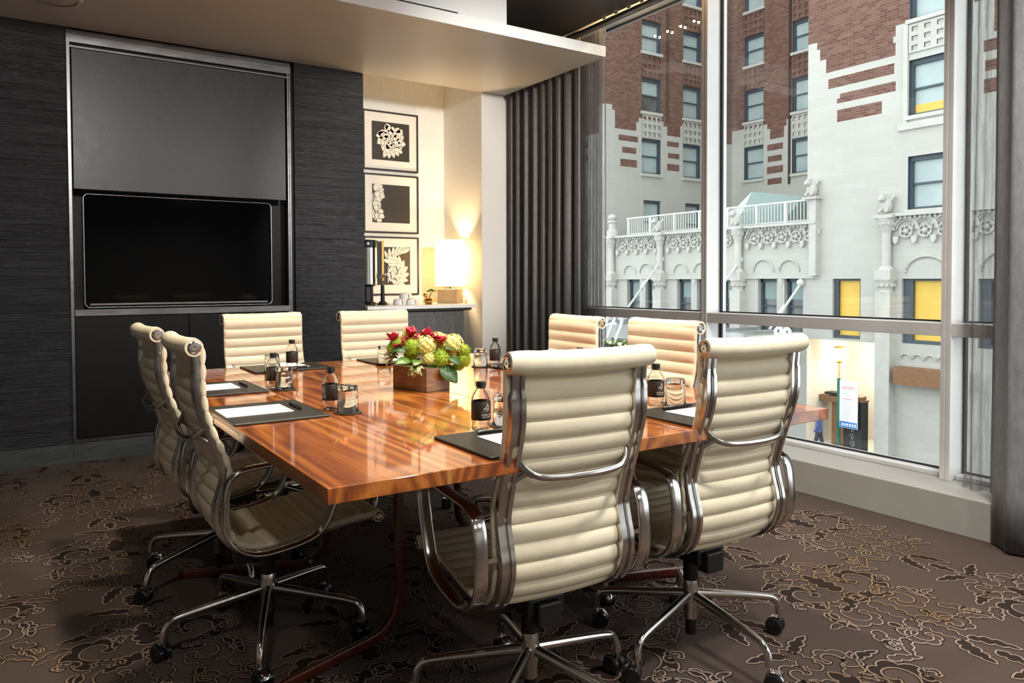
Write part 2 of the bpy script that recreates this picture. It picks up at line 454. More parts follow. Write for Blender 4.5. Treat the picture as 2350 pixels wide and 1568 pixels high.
M['tentgreen'] = pm('pale_green_canvas', (.25, .33, .315), .7, var=.06)
M['canopy'] = pm('canopy_metal', (.42, .435, .44), .4, .4, var=.15, scale=3)
M['street'] = pm('asphalt', (.09, .09, .09), .9, var=.15, scale=4)
M['lobby'] = pm('lobby_cream_wall', (.80, .76, .68), .7, var=.04, scale=.7)
M['lobbywood'] = pm('lobby_wood', (.22, .11, .05), .5, var=.15, scale=8)
M['planter'] = pm('black_planter', (.02, .022, .025), .5)
M['flowerwhite'] = pm('white_yellow_blossom', (.75, .78, .50), .7, var=.3, scale=12)
M['leafmid'] = pm('planter_leaf', (.10, .16, .04), .6, var=.4, scale=12)
M['orange'] = emat('lit_entrance_glow', (1, .55, .16), 1.1)
# ================================================================== SETTING
XG = 3.885          # window glass
floor = struct('floor', MB().box(-3, 3.95, -4.6, 6.4, -.12, 0), M['carpet'], smooth=0)

# ---- carpet motif: lobed scrolls and plumes, dark pile inside light yarn outlines
def motif():
    S = []
    def plume(x, y, a, L, W, lobes, bend=.25):
        W *= 1.45; L *= 1.12
        ca, sa = math.cos(a), math.sin(a); n = 8 * lobes; pts = []
        for side in (1, -1):
            for i in (range(n) if side == 1 else range(n, 0, -1)):
                t = i / n; w = W * math.sin(PI * min(1, .06 + .94 * t)) ** .6 * (.62 + .5 * abs(math.sin(lobes * PI * t)) ** .7) * (1 - .3 * t)
                px, py = t * L, side * w + bend * L * t * t
                pts.append((x + ca * px - sa * py, y + sa * px + ca * py))
        S.append(pts)
    def scroll(x, y, r, a0, turns, w, lobes):
        w *= 1.35
        n = 10 * lobes; o = []; q = []
        for i in range(n + 1):
            t = i / n; rr = r * (1 - .80 * t); a = a0 + turns * 2 * PI * t; k = (1 - .55 * t)
            ro = rr + w * k * (.35 + .75 * abs(math.sin(lobes * PI * t)) ** .7); ri = max(rr - w * k * .45, .004)
            if t < .06: ro = rr + (ro - rr) * t / .06
            o.append((x + ro * math.cos(a), y + ro * math.sin(a))); q.append((x + ri * math.cos(a), y + ri * math.sin(a)))
        S.append(o + q[::-1])
    for s in (1, -1):
        n0 = len(S)
        scroll(.20, .10, .15, -1.9, .95, .050, 6); scroll(.23, -.24, .15, 1.6, -.95, .048, 6); scroll(.14, .44, .10, -1.7, .9, .036, 5); scroll(.12, -.52, .10, 1.5, -.9, .036, 5)
        plume(.03, -.06, .15, .20, .040, 3); plume(.05, -.36, -.35, .24, .040, 4, -.2); plume(.34, -.02, 1.1, .20, .030, 3, .3); plume(.30, .26, .7, .18, .030, 3, .3)
        plume(.02, .28, .75, .20, .034, 3, -.25); plume(.03, .56, .9, .22, .034, 4, .25); plume(.36, -.34, .2, .16, .028, 3, .3); plume(.03, -.66, -.6, .20, .030, 3, .25); plume(.25, .40, .3, .16, .026, 3, .4); plume(.14, -.02, -.9, .14, .022, 3, .4); plume(.16, .24, 1.6, .13, .022, 3, .3); plume(.36, .12, -.3, .12, .022, 2, .3); plume(.22, -.44, -.2, .16, .026, 3, .3); plume(.10, -.34, .8, .12, .02, 3, .3); scroll(.40, -.14, .06, 2.5, .9, .02, 4); scroll(.36, .40, .055, 1.0, -.9, .02, 4)
        if s == -1:
            for k in range(n0, len(S)): S[k] = [(-p[0], p[1]) for p in S[k]]
    for r_ in (.022, .05): S.append([((r_ + .012 * abs(math.sin(i * PI / 8))) * math.cos(i * PI / 16), -.06 + 1.3 * (r_ + .012 * abs(math.sin(i * PI / 8))) * math.sin(i * PI / 16)) for i in range(32)])
    plume(0, .02, PI / 2, .26, .045, 4, 0); plume(0, .34, PI / 2, .22, .040, 4, 0); plume(0, -.16, -PI / 2, .26, .05, 4, 0); plume(0, -.48, -PI / 2, .22, .04, 4, 0); plume(0, .72, PI / 2, .16, .03, 3, 0)
    return S
def ribbon(mb, pts, w, z, mi, off=0):
    P = [Vector((*p, 0)) for p in pts]; n = len(P); A = []; B = []
    for i in range(n):
        t = P[(i + 1) % n] - P[i - 1]
        if t.length < 1e-7: t = Vector((1, 0, 0))
        t.normalize(); s = Vector((-t.y, t.x, 0))
        a = P[i] + s * (off + w / 2); b = P[i] + s * (off - w / 2)
        A.append((a.x, a.y, z)); B.append((b.x, b.y, z))
    mb.add(A + B, [(i, (i + 1) % n, n + (i + 1) % n, n + i) for i in range(n)], mi)
cp = MB(); MS = motif(); rr = random.Random(5)
row = 0; xx = -1.30
while xx < 3.5:
    yy = .05 + (row % 2) * .49
    while yy < 5.8:
        a = PI + rr.uniform(-.04, .04); k = .60; ca, sa = math.cos(a), math.sin(a)
        for si, pts in enumerate(MS):
            q = [(xx + k * (ca * p[0] - sa * p[1]), yy + k * (sa * p[0] + ca * p[1])) for p in pts]
            if not all(-2.9 < p[0] < 3.50 and p[1] < 5.50 for p in q): continue
            if (si * 7 + 3) % 5 < 2:
                cp.add([(p[0], p[1], .0005) for p in q], [tuple(range(len(q)))], 1)
            ribbon(cp, q, .0125, .0008, 1, 0)
            ribbon(cp, q, .0058, .0012, 0, .001)
        yy += .98
    xx += .545; row += 1
o = obj('carpet_pattern', cp, [M['yarn_light'], M['yarn_dark']], floor, smooth=0, recalc=False); o['label'] = 'tan and dark scroll pattern tufted into the carpet'; o['kind'] = 'stuff'

# ---- walls
YW = 5.512
struct('wall_back', MB().box(-3, .287, YW, 5.9, .122, 1.4145).box(-3, .287, YW, 5.9, 1.4175, 2.756).box(-3, .287, 5.53, 5.9, 2.7, 3.03), M['wallpanel'], smooth=0)
struct('wall_back_right', MB().box(1.722, 2.262, YW, 6.25, .122, 1.4665).box(1.722, 2.262, YW, 6.25, 1.4695, 2.756).box(1.722, 2.262, 5.53, 6.25, 2.7, 3.03), M['wallpanel'], smooth=0)
struct('baseboard_back', MB().box(-3, .287, YW - .004, 5.9, 0, .120).box(1.722, 2.262, YW - .004, 5.9, 0, .120), M['plinth'], smooth=0)
struct('wall_niche', MB().box(2.262, 3.33, 6.19, 6.4, 0, 3.06).box(2.262, 3.33, 5.53, 6.4, 3.0, 3.028), M['niche'], smooth=0)
pier = struct('trim_1', MB().box(3.33, 3.560, YW, 6.4, 0, 3.1).box(3.555, 3.9, 5.57, 6.4, 0, 3.3), [M['white'], M['niche']], smooth=0)   # white pier
pier.data.polygons.foreach_set('material_index', [1 if p.normal.x < -.9 else 0 for p in pier.data.polygons])
struct('wall_left', MB().box(-3.1, -3, -4.6, 6.4, 0, 3.06), M['white'], smooth=0)
struct('wall_front', MB().box(-3, 3.95, -4.7, -4.6, 0, 3.3), M['white'], smooth=0)
# ---- ceilings
struct('ceiling', MB().box(-3, 3.54, -4.6, 6.4, 3.03, 3.28).box(3.54, 4.0, -4.6, 6.4, 3.27, 3.35), M['darkceil'], smooth=0)
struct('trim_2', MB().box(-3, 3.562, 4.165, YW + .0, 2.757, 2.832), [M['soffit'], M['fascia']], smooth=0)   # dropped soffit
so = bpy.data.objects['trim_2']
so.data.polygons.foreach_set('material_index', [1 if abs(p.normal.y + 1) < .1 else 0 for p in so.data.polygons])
struct('trim_3', MB().box(-3, 2.762, 4.24, YW, 2.832, 3.03).box(2.762, 3.562, 5.44, YW, 2.832, 3.03), M['fascia'], smooth=0)       # bulkhead above the soffit
t = thing('air_diffuser', 'long black slot air diffuser in the white bulkhead above the soffit', 'air vent', (1.4, 4.238, 2.858))
obj('slot', MB().box(-2.2, .985, -.003, .004, -.010, .010), M['black'], t, smooth=0)
obj('lip', MB().box(-2.2, .99, -.006, .004, -.013, -.010).box(-2.2, .99, -.006, .004, .010, .013).box(.985, .99, -.006, .004, -.010, .010), M['fascia'], t, smooth=0)
t = thing('ceiling_speaker', 'round speaker grille set flush in the soffit above the dark panel', 'speaker', (.20, 4.99, 2.757))
obj('grille', MB().lathe([(0.001, -.006), (.11, -.006), (.118, -.004)], n=40, cap0=False, cap1=False), M['soffit'], t)
obj('rim', MB().lathe([(.118, -.010), (.140, -.009), (.146, 0)], n=40, cap0=False, cap1=False), M['soffit'], t)

# ---- window wall
struct('trim_4', MB().box(3.512, 3.97, -4.6, 5.6, 0, .1725), M['curb'], smooth=0, bevel=.003)      # low sill kerb
mull = [4.931, 3.374, 1.842, .310, -1.222, -2.754]
top, botm = 3.10, .195
bays = [(3.422, 4.931), (1.890, 3.374), (.358, 1.842), (-1.174, .310), (-2.706, -1.222)]
for i, (y0, y1) in enumerate(bays):
    m = MB()
    yb = y1     # mullion at the far (+Y) end of this bay
    m.box(3.74, 3.762, yb, yb + .022, .1725, 3.22).box(3.74, 3.762, yb + .026, yb + .048, .1725, 3.22).box(3.745, 3.93, yb + .001, yb + .047, .1725, 3.22)
    m.box(3.745, 3.93, y0 - .001, y1, .873, .937)                      # transom
    m.box(3.80, 3.93, y0 - .001, y1, .1725, botm)                      # bottom rail
    m.box(3.80, 3.93, y0 - .001, y1, top, 3.24)                        # head
    w = struct('window_%d' % (i + 1), m, M['mullion'], smooth=0, bevel=.002, seg=1)
    g = MB()
    for a, b in ((botm, .873), (.937, top)):
        g.box(3.866, 3.884, y0, y0 + .012, a, b).box(3.866, 3.884, y1 - .012, y1, a, b).box(3.866, 3.884, y0, y1, a, a + .008).box(3.866, 3.884, y0, y1, b - .008, b)
    obj('gasket', g, M['gasket'], w, smooth=0)
    p = MB()
    for a, b in ((botm, .873), (.937, top)): p.box(3.884, 3.908, y0, y1, a, b)
    obj('window_pane', p, M['glass'], w, smooth=0)
struct('trim_5', MB().box(3.86, 3.97, 4.979, 5.6, .17, 3.3).box(3.86, 3.97, -4.6, -2.706, .17, 3.3).box(3.86, 3.97, -2.8, 4.98, 3.24, 3.3), M['mullion'], smooth=0)

# ---- curtains
def drape(name, y0, y1, x, amp, lam, z0, z1, mat, th=.004, seed=1, flare=0, sh=.0):
    r = random.Random(seed); n = int(abs(y1 - y0) / .0125); rows = []
    ph = [r.uniform(0, 6) for _ in range(4)]
    L = 12
    for k in range(L + 1):
        z = z0 + (z1 - z0) * k / L; q = k / L; rowp = []
        for i in range(n + 1):
            y = y0 + (y1 - y0) * i / n
            w = math.sin(2 * PI * y / lam + ph[0] + .5 * math.sin(2 * PI * y / .9 + ph[1]) + .25 * (1 - q) * math.sin(5 * q + ph[3]))
            w = math.copysign(abs(w) ** .75, w)
            a = amp * (1 + .25 * math.sin(2 * PI * y / .53 + ph[2])) * (1.12 - .25 * q)
            rowp.append((x + a * w - flare * (1 - q) * abs(y - y0), y + .35 * amp * math.cos(2 * PI * y / lam * 2 + ph[1]) + sh * (1 - q), z))
        rows.append(rowp)
    m = MB().grid(rows)
    o = obj(name, m, mat, smooth=60, recalc=False)
    if th:
        s = o.modifiers.new('thick', 'SOLIDIFY'); s.thickness = th
    return o
tag(drape('curtain', 4.53, 5.50, 3.635, .040, .118, .012, 3.035, M['drape'], seed=3), 'charcoal pleated curtain drawn back beside the white pier', 'curtain')
def folded(name, yA, yB, x, z0, z1, n_f, mat, dense):
    """fine cloth gathered in loops, tighter towards yB"""
    N = n_f * 16; rows = []
    for k in range(9):
        q = k / 8; z = z0 + (z1 - z0) * q; r_ = []
        for i in range(N + 1):
            t = i / N; g = t ** dense; ph = 2 * PI * n_f * t
            a = .012 + .020 * (1 - abs(2 * t - 1)) + .012 * math.sin(9 * t + 1)
            y = yA + (yB - yA) * (1 - (1 - t) ** dense) + (.020 * t) * math.sin(2 * ph + .6) + .004 * math.sin(3 * q + 5 * t)
            r_.append((x + a * math.sin(ph + .3 * math.sin(4 * q + t * 7)), y, z))
        rows.append(r_)
    return obj(name, MB().grid(rows), mat, smooth=60, recalc=False)
tag(folded('sheer_curtain', 4.325, 4.64, 3.69, .012, 3.035, 12, M['sheer'], 1.9), 'sheer grey curtain hanging next to the charcoal curtain, left end of the window', 'curtain')
tag(drape('curtain', .62, 1.53, 3.46, .040, .19, .010, 3.035, M['drape'], seed=8), 'charcoal pleated curtain at the right end of the window, reaching the carpet', 'curtain')
tag(folded('sheer_curtain', 1.745, 1.50, 3.668, .18, 3.035, 3, M['sheer'], 1.05), 'sheer grey curtain over the glass beside the right charcoal curtain', 'curtain')
tag(obj('curtain_track', MB().tube([(3.563, -4.5, 3.004), (3.563, 5.5, 3.004)], .024, 14, up=(0, 0, 1)), M['brushed']), 'round grey metal curtain track along the ceiling edge over the window', 'curtain track')
# small cove lamps hidden in the curtain pocket
for k in range(4):
    t = thing('cove_lamp', 'small warm bulb hidden in the curtain pocket, seen only as a reflection in the glass', 'lamp', (3.628, 3.86 + k * .133, 3.02), group='cove bulbs in the curtain pocket')
    obj('bulb', MB().sphere((0, 0, .012), .010, 10, 8), M['bulb'], t)
    obj('socket', MB().lathe([(.012, .018), (.012, .25)], n=10), M['black'], t)

# ================================================================== BUILT-IN MEDIA CABINET
t = thing('media_cabinet', 'dark built-in television cabinet with two lower doors and metal edges', 'cabinet', (.995, YW, 0))
t_loc = Vector((.995, YW, 0))
def at(mb, o=t_loc):
    mb.v = [(p[0] - o.x, p[1] - o.y, p[2] - o.z) for p in mb.v]; return mb
obj('body', at(MB().box(.287, 1.722, 5.66, 5.9, .12, 3.03).box(.287, .305, 5.52, 5.66, .147, 2.756).box(1.692, 1.722, 5.545, 5.66, .12, 2.756).box(.305, 1.692, 5.53, 5.66, .12, .93).box(.305, 1.692, 5.53, 5.66, 2.64, 3.03)), M['doordark'], t, smooth=0)
obj('plinth', at(MB().box(.287, 1.722, YW - .006, 5.9, 0, .120)), M['plinth'], t, smooth=0)['label'] = 'grey limed wood plinth'
obj('door', at(MB().box(.305, .980, 5.511, 5.532, .149, .930)), M['doordark'], t, smooth=0, bevel=.002)
obj('door', at(MB().box(.984, 1.668, 5.511, 5.532, .149, .930)), M['doordark'], t, smooth=0, bevel=.002)
obj('shelf_edge', at(MB().box(.305, 1.668, 5.492, 5.66, .934, .944).box(.305, 1.668, 5.500, 5.66, .944, .966).box(.305, 1.668, 5.494, 5.66, .966, .974)), M['brushed'], t, smooth=0)['label'] = 'brushed metal ledge below the screen'
obj('kick_strip', at(MB().box(.287, 1.692, 5.503, 5.54, .124, .146)), M['brushed'], t, smooth=0)
obj('edge_trim', at(MB().box(.283, .300, 5.502, 5.54, .146, 2.744)), M['brushed'], t, smooth=0)
obj('edge_trim', at(MB().box(1.668, 1.678, 5.502, 5.54, .146, 2.744).box(1.682, 1.692, 5.502, 5.54, .146, 2.744)), M['brushed'], t, smooth=0)
obj('top_rail', at(MB().box(.300, 1.692, 5.500, 5.54, 2.716, 2.740).box(.300, 1.692, 5.494, 5.54, 2.662, 2.712).box(.300, 1.692, 5.500, 5.54, 2.632, 2.642)), M['brushed'], t, smooth=0)
tag(obj('sliding_panel', MB().box(.308, 1.652, 5.496, 5.520, 1.741, 2.628), M['cover'], smooth=0, bevel=.003), 'large dark leatherette sliding panel raised above the television', 'panel')
t = thing('television', 'wide flat television with thin silver bezel in the dark wall recess', 'television', (.962, 5.575, .985))
sec = rrect(.008, .03, .003, 2)
w2, h2 = .598, .735
path = []
for cx, cy, a0 in ((w2 - .03, .03, 270), (w2 - .03, h2 - .03, 0), (-w2 + .03, h2 - .03, 90), (-w2 + .03, .03, 180)):
    for i in range(6):
        a = math.radians(a0 + 90 * i / 5); path.append((cx + .03 * math.cos(a), 0, cy + .03 * math.sin(a)))
obj('bezel', MB().sweep(path, sec, up=(0, 1, 0), closed=True), M['steelrim'], t)
obj('screen', MB().box(-w2 + .004, w2 - .004, -.006, .02, .012, h2 - .004), M['screen'], t, smooth=0)
obj('lower_strip', MB().box(-w2 + .03, w2 - .03, -.0068, 0, .014, .026), M['brushed'], t, smooth=0)
obj('wall_mount', MB().box(-.3, .3, .02, .085, .15, .55), M['black'], t, smooth=0)

# ================================================================== NICHE
t = thing('credenza', 'grey limed wood credenza in the niche under the white stone top', 'cabinet', (2.72, 5.84, 0))
c0 = Vector((2.72, 5.84, 0))
obj('body', at(MB().box(2.264, 3.172, 5.552, 6.185, .06, .90).box(2.30, 3.14, 5.60, 6.18, 0, .06), c0), M['credenza'], t, smooth=0, bevel=.003)
obj('cornice', at(MB().prism([(5.50, .924), (5.49, .912), (5.53, .90), (6.18, .90), (6.18, .924)], lambda u, v, d: (d, u, v), 2.264, 3.215), c0), M['credenza'], t, smooth=0)
for k, (z0, z1) in enumerate(((.693, .858), (.40, .687), (.075, .394))):
    d = obj('drawer', at(MB().box(2.30, 3.146, 5.536, 5.555, z0, z1), c0), M['credenza'], t, smooth=0, bevel=.002)
tag(obj('stone_countertop', MB().box(2.264, 3.243, 5.466, 6.188, .9245, .953), M['stone'], smooth=0, bevel=.004), 'white stone worktop on the grey credenza in the niche', 'worktop')

# framed pictures
def bloom(kind, r):
    m = MB()
    def petal(x, z, a, L, W, dy, ol=0):
        n = 9
        ca, sa = math.cos(a), math.sin(a)
        if not ol: petal(x - .003 * ca, z - .003 * sa, a, L + .006, W + .0045, dy - .0006, 1)
        pts = []
        for i in range(2 * n):
            tt = i / n if i < n else (2 * n - i) / n
            s = 1 if i < n else -1
            w = W * math.sin(PI * min(max(tt, .02), .98)) ** .6 * (1 + .15 * math.sin(7 * tt + x * 40))
            px, py = tt * L, s * w + .25 * W * math.sin(3 * tt)
            pts.append((x + ca * px - sa * py, z + sa * px + ca * py))
        m.prism(pts, lambda u, v, d: (u, d, v), -dy - .0012, -dy + .0006, ol)
    def disc(x, z, a, b, dy): m.prism([(x + a * math.cos(q * PI / 12) * (1 + .08 * math.sin(q * 2.1)), z + b * math.sin(q * PI / 12) * (1 + .08 * math.cos(q * 1.7))) for q in range(24)], lambda u, v, d: (u, d, v), -dy - .001, -dy + .0006)
    if kind == 0:
        disc(.0, .015, .085, .095, .0008)
        for ring, (q, L, W) in enumerate(((13, .10, .030), (11, .082, .026), (9, .062, .022), (6, .040, .017), (4, .022, .010))):
            for k in range(q):
                a = 2 * PI * k / q + ring * .5 + r.uniform(-.2, .2); rad = (.068, .050, .032, .017, .005)[ring]
                petal(.0 + rad * math.cos(a), .020 + rad * math.sin(a), a + 1.25, L * r.uniform(.85, 1.1), W, .002 + .0016 * ring)
        for k in range(5): petal(-.045 + .018 * k, -.065, -1.9 + .40 * k, .085, .020, .003 + .001 * k)
    elif kind == 1:
        disc(-.155, -.03, .055, .115, .0008)
        for k in range(34):
            z = r.uniform(-.15, .09); x = -.17 + abs(r.gauss(0, .035)); L = r.uniform(.025, .06)
            petal(x, z, r.uniform(-1.3, 1.3), L, L * .45, .002 + .0004 * k)
        for k in range(6): petal(-.165, .105, -1.0 + .4 * k, .095, .024, .006 + .001 * k)
    else:
        disc(.03, -.05, .075, .105, .0008)
        for k in range(10):
            a = -2.2 + .42 * k; petal(.03 + .055 * math.cos(a), -.05 + .085 * math.sin(a), a + 1.4, .115, .020, .002 + .001 * k)
        for k in range(8): petal(.03 + .03 * math.cos(k * .8), -.04 + .05 * math.sin(k * .8), k * .8 + 1.5, .07, .016, .010 + .0008 * k)
        for k in range(7): petal(-.02 + .018 * k, .05 + .01 * k, 2.1 - .27 * k, .10, .016, .003 + .001 * k)
    return m
labs = ['framed print of a full pale rose on black, topmost of three', 'framed print of a half bloom at its left edge on black, middle of three', 'framed print of a swirling bloom on black, lowest of three behind the coffee urn']
for k, zc in enumerate((2.387, 1.836, 1.285)):
    t = thing('framed_picture', labs[k], 'picture', (2.791, 6.186, zc), group='framed flower prints in the niche')
    m = MB()
    a, b = .264, .252
    m.box(-a, a, -.022, 0, .246, .260).box(-a, a, -.022, 0, -.260, -.246).box(-a, -a + .013, -.022, 0, -.246, .246).box(a - .013, a, -.022, 0, -.246, .246)
    obj('frame', m, M['frame'], t, smooth=0)
    obj('mat_board', MB().box(-a + .013, a - .013, -.010, -.002, -.246, .246), M['mat'], t, smooth=0)
    pr_ = obj('print', MB().box(-.180, .180, -.0112, -.009, -.168, .168), M['print'], t, smooth=0)
    bl = bloom(k, random.Random(40 + k)); bl.v = [(max(min(p[0], .179), -.179), p[1] - .0112, max(min(p[2], .167), -.167)) for p in bl.v]
    o = obj('bloom', bl, [M['petal'], M['crease']], pr_, smooth=0)

# lamp
t = thing('table_lamp', 'glowing table lamp with a white shade on a tan square base', 'lamp', (3.178, 5.80, .953))
obj('base', MB().obox((0, 0, 0), .178, .178, .126, math.radians(42)), M['lampbase'], t, smooth=0, bevel=.003)
obj('neck', MB().cyl((0, 0, 0), .012, .126, .22, 12), M['chrome'], t)
sh = [(.133, .150), (.134, .555)]
m = MB().lathe(sh, n=40, cap0=False, cap1=False)
o = obj('lamp_shade', m, M['shade'], t, recalc=False); s = o.modifiers.new('th', 'SOLIDIFY'); s.thickness = .002
obj('bulb', MB().sphere((0, 0, .33), .03, 12, 8), M['shade'], t)
obj('shade_ring', MB().tube([(.010 * math.cos(a), .010 * math.sin(a), .2) for a in [0, 2]], .003, 6).tube([(0, 0, .2), (.132, 0, .2)], .0025, 6).tube([(0, 0, .2), (-.066, .114, .2)], .0025, 6).tube([(0, 0, .2), (-.066, -.114, .2)], .0025, 6), M['chrome'], t)

# coffee urn
t = thing('coffee_urn', 'tall chrome and black coffee dispenser on the stone top beside the dark panel', 'coffee urn', (2.395, 5.80, .953))
obj('body', MB().lathe([(.085, .168), (.092, .172), (.092, .480)], n=40), M['chrome'], t)
obj('lid', MB().lathe([(.094, .470), (.096, .480), (.096, .515), (.090, .532), (.03, .538)], n=40), M['blackgloss'], t)
o = obj('gauge_tower', MB().box(.086, .126, -.024, .024, .165, .525).box(.066, .10, -.02, .02, .47, .53), M['blackgloss'], t, smooth=0, bevel=.004)
obj('sight_glass', MB().tube([(.118, -.026, .22), (.118, -.026, .46)], .006, 8, up=(1, 0, 0)), M['chrome'], o)
obj('side_panel', MB().box(.128, .150, -.018, .018, .20, .53), M['gold'], t, smooth=0, bevel=.003)
obj('tap', MB().tube([(.11, -.02, .23), (.14, -.05, .235), (.155, -.075, .215), (.155, -.08, .19)], .009, 8).sphere((.14, -.05, .25), .014, 8, 6), M['chrome'], t)
obj('pedestal', MB().lathe([(.098, 0), (.092, .015), (.056, .03), (.055, .150), (.086, .168)], n=32), M['blackgloss'], t)
obj('support_leg', MB().lathe([(.052, 0), (.044, .012), (.018, .035), (.015, .165)], (.142, 0, 0), n=16), M['blackgloss'], t)

# cups and ornament
cup = MB().lathe([(.050, 0), (.054, .004), (.052, .030), (.044, .046), (.030, .050), (.001, .050)], n=28, cap1=False)
for k, (x, y, z, l) in enumerate(((2.662, 5.74, .953, 'white upturned coffee cup under the stacked one, nearer the coffee urn'), (2.780, 5.74, .953, 'white upturned coffee cup under the stacked one, nearer the plant ornament'), (2.718, 5.74, 1.0035, 'white upturned coffee cup stacked on top of two others'))):
    t = thing('coffee_cup', l, 'cup', (x, y, z), group='upturned coffee cups on the stone top')
    obj('bowl', cup, M['porcelain'], t)
    obj('handle', MB().tube(catmull([(.0, -.050, .010), (.0, -.074, .014), (.0, -.074, .032), (.0, -.047, .036)], 4), .005, 8, up=(1, 0, 0)), M['porcelain'], t)
t = thing('plant_ornament', 'small copper pot ornament with a green tuft and an orange fruit', 'ornament', (2.925, 5.72, .953))
obj('pot', MB().lathe([(.022, 0), (.040, .012), (.046, .030), (.036, .048), (.018, .056)], n=24), M['gold'], t)
obj('stem', MB().tube([(0, 0, .05), (.012, 0, .075), (.022, 0, .10)], .004, 6), M['redwood'], t)
m = MB(); r = random.Random(2)
for k in range(34):
    a, b = r.uniform(0, 2 * PI), r.uniform(0, 1)
    c = Vector((.024 + .038 * b * math.cos(a), .03 * b * math.sin(a), .108 + .018 * (1 - b)))
    m.sphere(c, .009, 6, 4, 1, 1, .6)
obj('tuft', m, M['green'], t)
obj('fruit', MB().sphere((-.038, -.01, .075), .020, 12, 8).tube([(-.012, 0, .05), (-.03, -.005, .06)], .003, 6), M['gold'], t)
# ================================================================== TABLE
TX0, TX1, TY0, TY1, TZ = .505, 2.150, 1.430, 3.718, .740
t = thing('conference_table', 'large polished walnut conference table with thick edge and reddish sled legs', 'table', (0, 0, 0))
SPL = 1.3275
for a, b in ((TX0, SPL - .0015), (SPL + .0015, TX1)):
    obj('tabletop', MB().box(a, b, TY0, TY1, TZ - .034, TZ), M['walnut'], t, smooth=0, bevel=.0018)
cx, cy = (TX0 + TX1) / 2, (TY0 + TY1) / 2
for sx in (-1, 1):
    for sy in (-1, 1):
        x, y = cx + sx * .30, cy + sy * .34
        d = Vector((sx * .94, sy * .34, 0)).normalized()
        p = [(x, y, TZ - .036), (x, y, .14)] + [(x + d.x * .12 * (1 - math.cos(a)), y + d.y * .12 * (1 - math.cos(a)), .14 - .12 * math.sin(a)) for a in [k * PI / 12 for k in range(1, 7)]]
        p += [(x + d.x * .46, y + d.y * .46, .02), (x + d.x * .56, y + d.y * .56, .02)]
        obj('leg', MB().sweep(p, rrect(.030, .022, .004, 2), up=(-d.y, d.x, 0)), M['redwood'], t)
obj('stretcher', MB().box(cx - .30, cx + .30, cy - .012, cy + .012, .64, .70).box(cx - .312, cx - .288, cy - .34, cy + .34, .66, .70).box(cx + .288, cx + .312, cy - .34, cy + .34, .66, .70), M['redwood'], t, smooth=0)

# ================================================================== CHAIRS
SL = catmull([(-.2285, 0, .962), (-.2275, 0, .90), (-.2265, 0, .84), (-.219, 0, .782), (-.200, 0, .718), (-.174, 0, .658), (-.157, 0, .605), (-.160, 0, .568), (-.166, 0, .518), (-.168, 0, .467), (-.159, 0, .424), (-.134, 0, .386), (-.087, 0, .367), (-.008, 0, .368), (.086, 0, .384), (.198, 0, .399), (.302, 0, .405)], 8)
def make_sling():
    NR = 23; per = 8; n = NR * per + 1
    P, L = resample(SL, n); ys = [-1, -.985, -.95, -.85, -.6, -.3, 0, .3, .6, .85, .95, .985, 1]; hw = .200
    fr = []; bk = []
    for i, p in enumerate(P):
        t = (P[min(i + 1, n - 1)] - P[max(i - 1, 0)]).normalized(); nx, nz = -t.z, t.x
        ph = (i % per) / per
        rib = abs(math.sin(PI * i / per)) ** .7
        q = i / (n - 1)
        sag = (.013 if q < .55 else .010) * math.sin(PI * min(max(q * 1.02, 0), 1)) ** .5
        ra, rb = [], []
        for y in ys:
            e = (1 - abs(y) ** 10) ** .5 if abs(y) < 1 else 0
            base = .0042 + .0032 * e
            th = (base + .0078 * rib * e)
            s = -sag * (1 - y * y)
            ra.append((p.x + nx * (th + s), y * hw, p.z + nz * (th + s)))
            rb.append((p.x - nx * (th - s), y * hw, p.z - nz * (th - s)))
        fr.append(ra); bk.append(rb)
    m = MB()
    rows = [a + b[::-1] for a, b in zip(fr, bk)]
    m.grid(rows, close_u=True)
    k = len(rows[0]); m.f.append(tuple(range(k))); m.m.append(0); m.f.append(tuple(range((n - 1) * k, n * k))); m.m.append(0)
    return m
RAILP = catmull([(-.246, 0, .945), (-.2405, 0, .89), (-.2405, 0, .841), (-.234, 0, .80), (-.216, 0, .745), (-.197, 0, .69), (-.176, 0, .625), (-.168, 0, .58), (-.178, 0, .535), (-.187, 0, .505), (-.191, 0, .475), (-.186, 0, .445), (-.170, 0, .406), (-.136, 0, .372), (-.087, 0, .354), (-.008, 0, .355), (.085, 0, .372), (.15, 0, .381), (.24, 0, .387), (.278, 0, .389)], 5)
RSEC = [(-.0125, -.0185), (-.0125, -.0075), (-.006, -.006), (-.006, .006), (-.0125, .0075), (-.0125, .0185), (-.008, .0205), (.009, .0205), (.0125, .017), (.0125, -.017), (.009, -.0205), (-.008, -.0205)]
ARMP = catmull([(-.186, 0, .47), (-.182, 0, .54), (-.172, 0, .582), (-.148, 0, .605), (-.10, 0, .614), (.0, 0, .618), (.10, 0, .622), (.150, 0, .615), (.168, 0, .585), (.153, 0, .52), (.130, 0, .455), (.108, 0, .412), (.072, 0, .382), (.0, 0, .364), (-.09, 0, .359), (-.150, 0, .386), (-.179, 0, .428)], 5, closed=True)

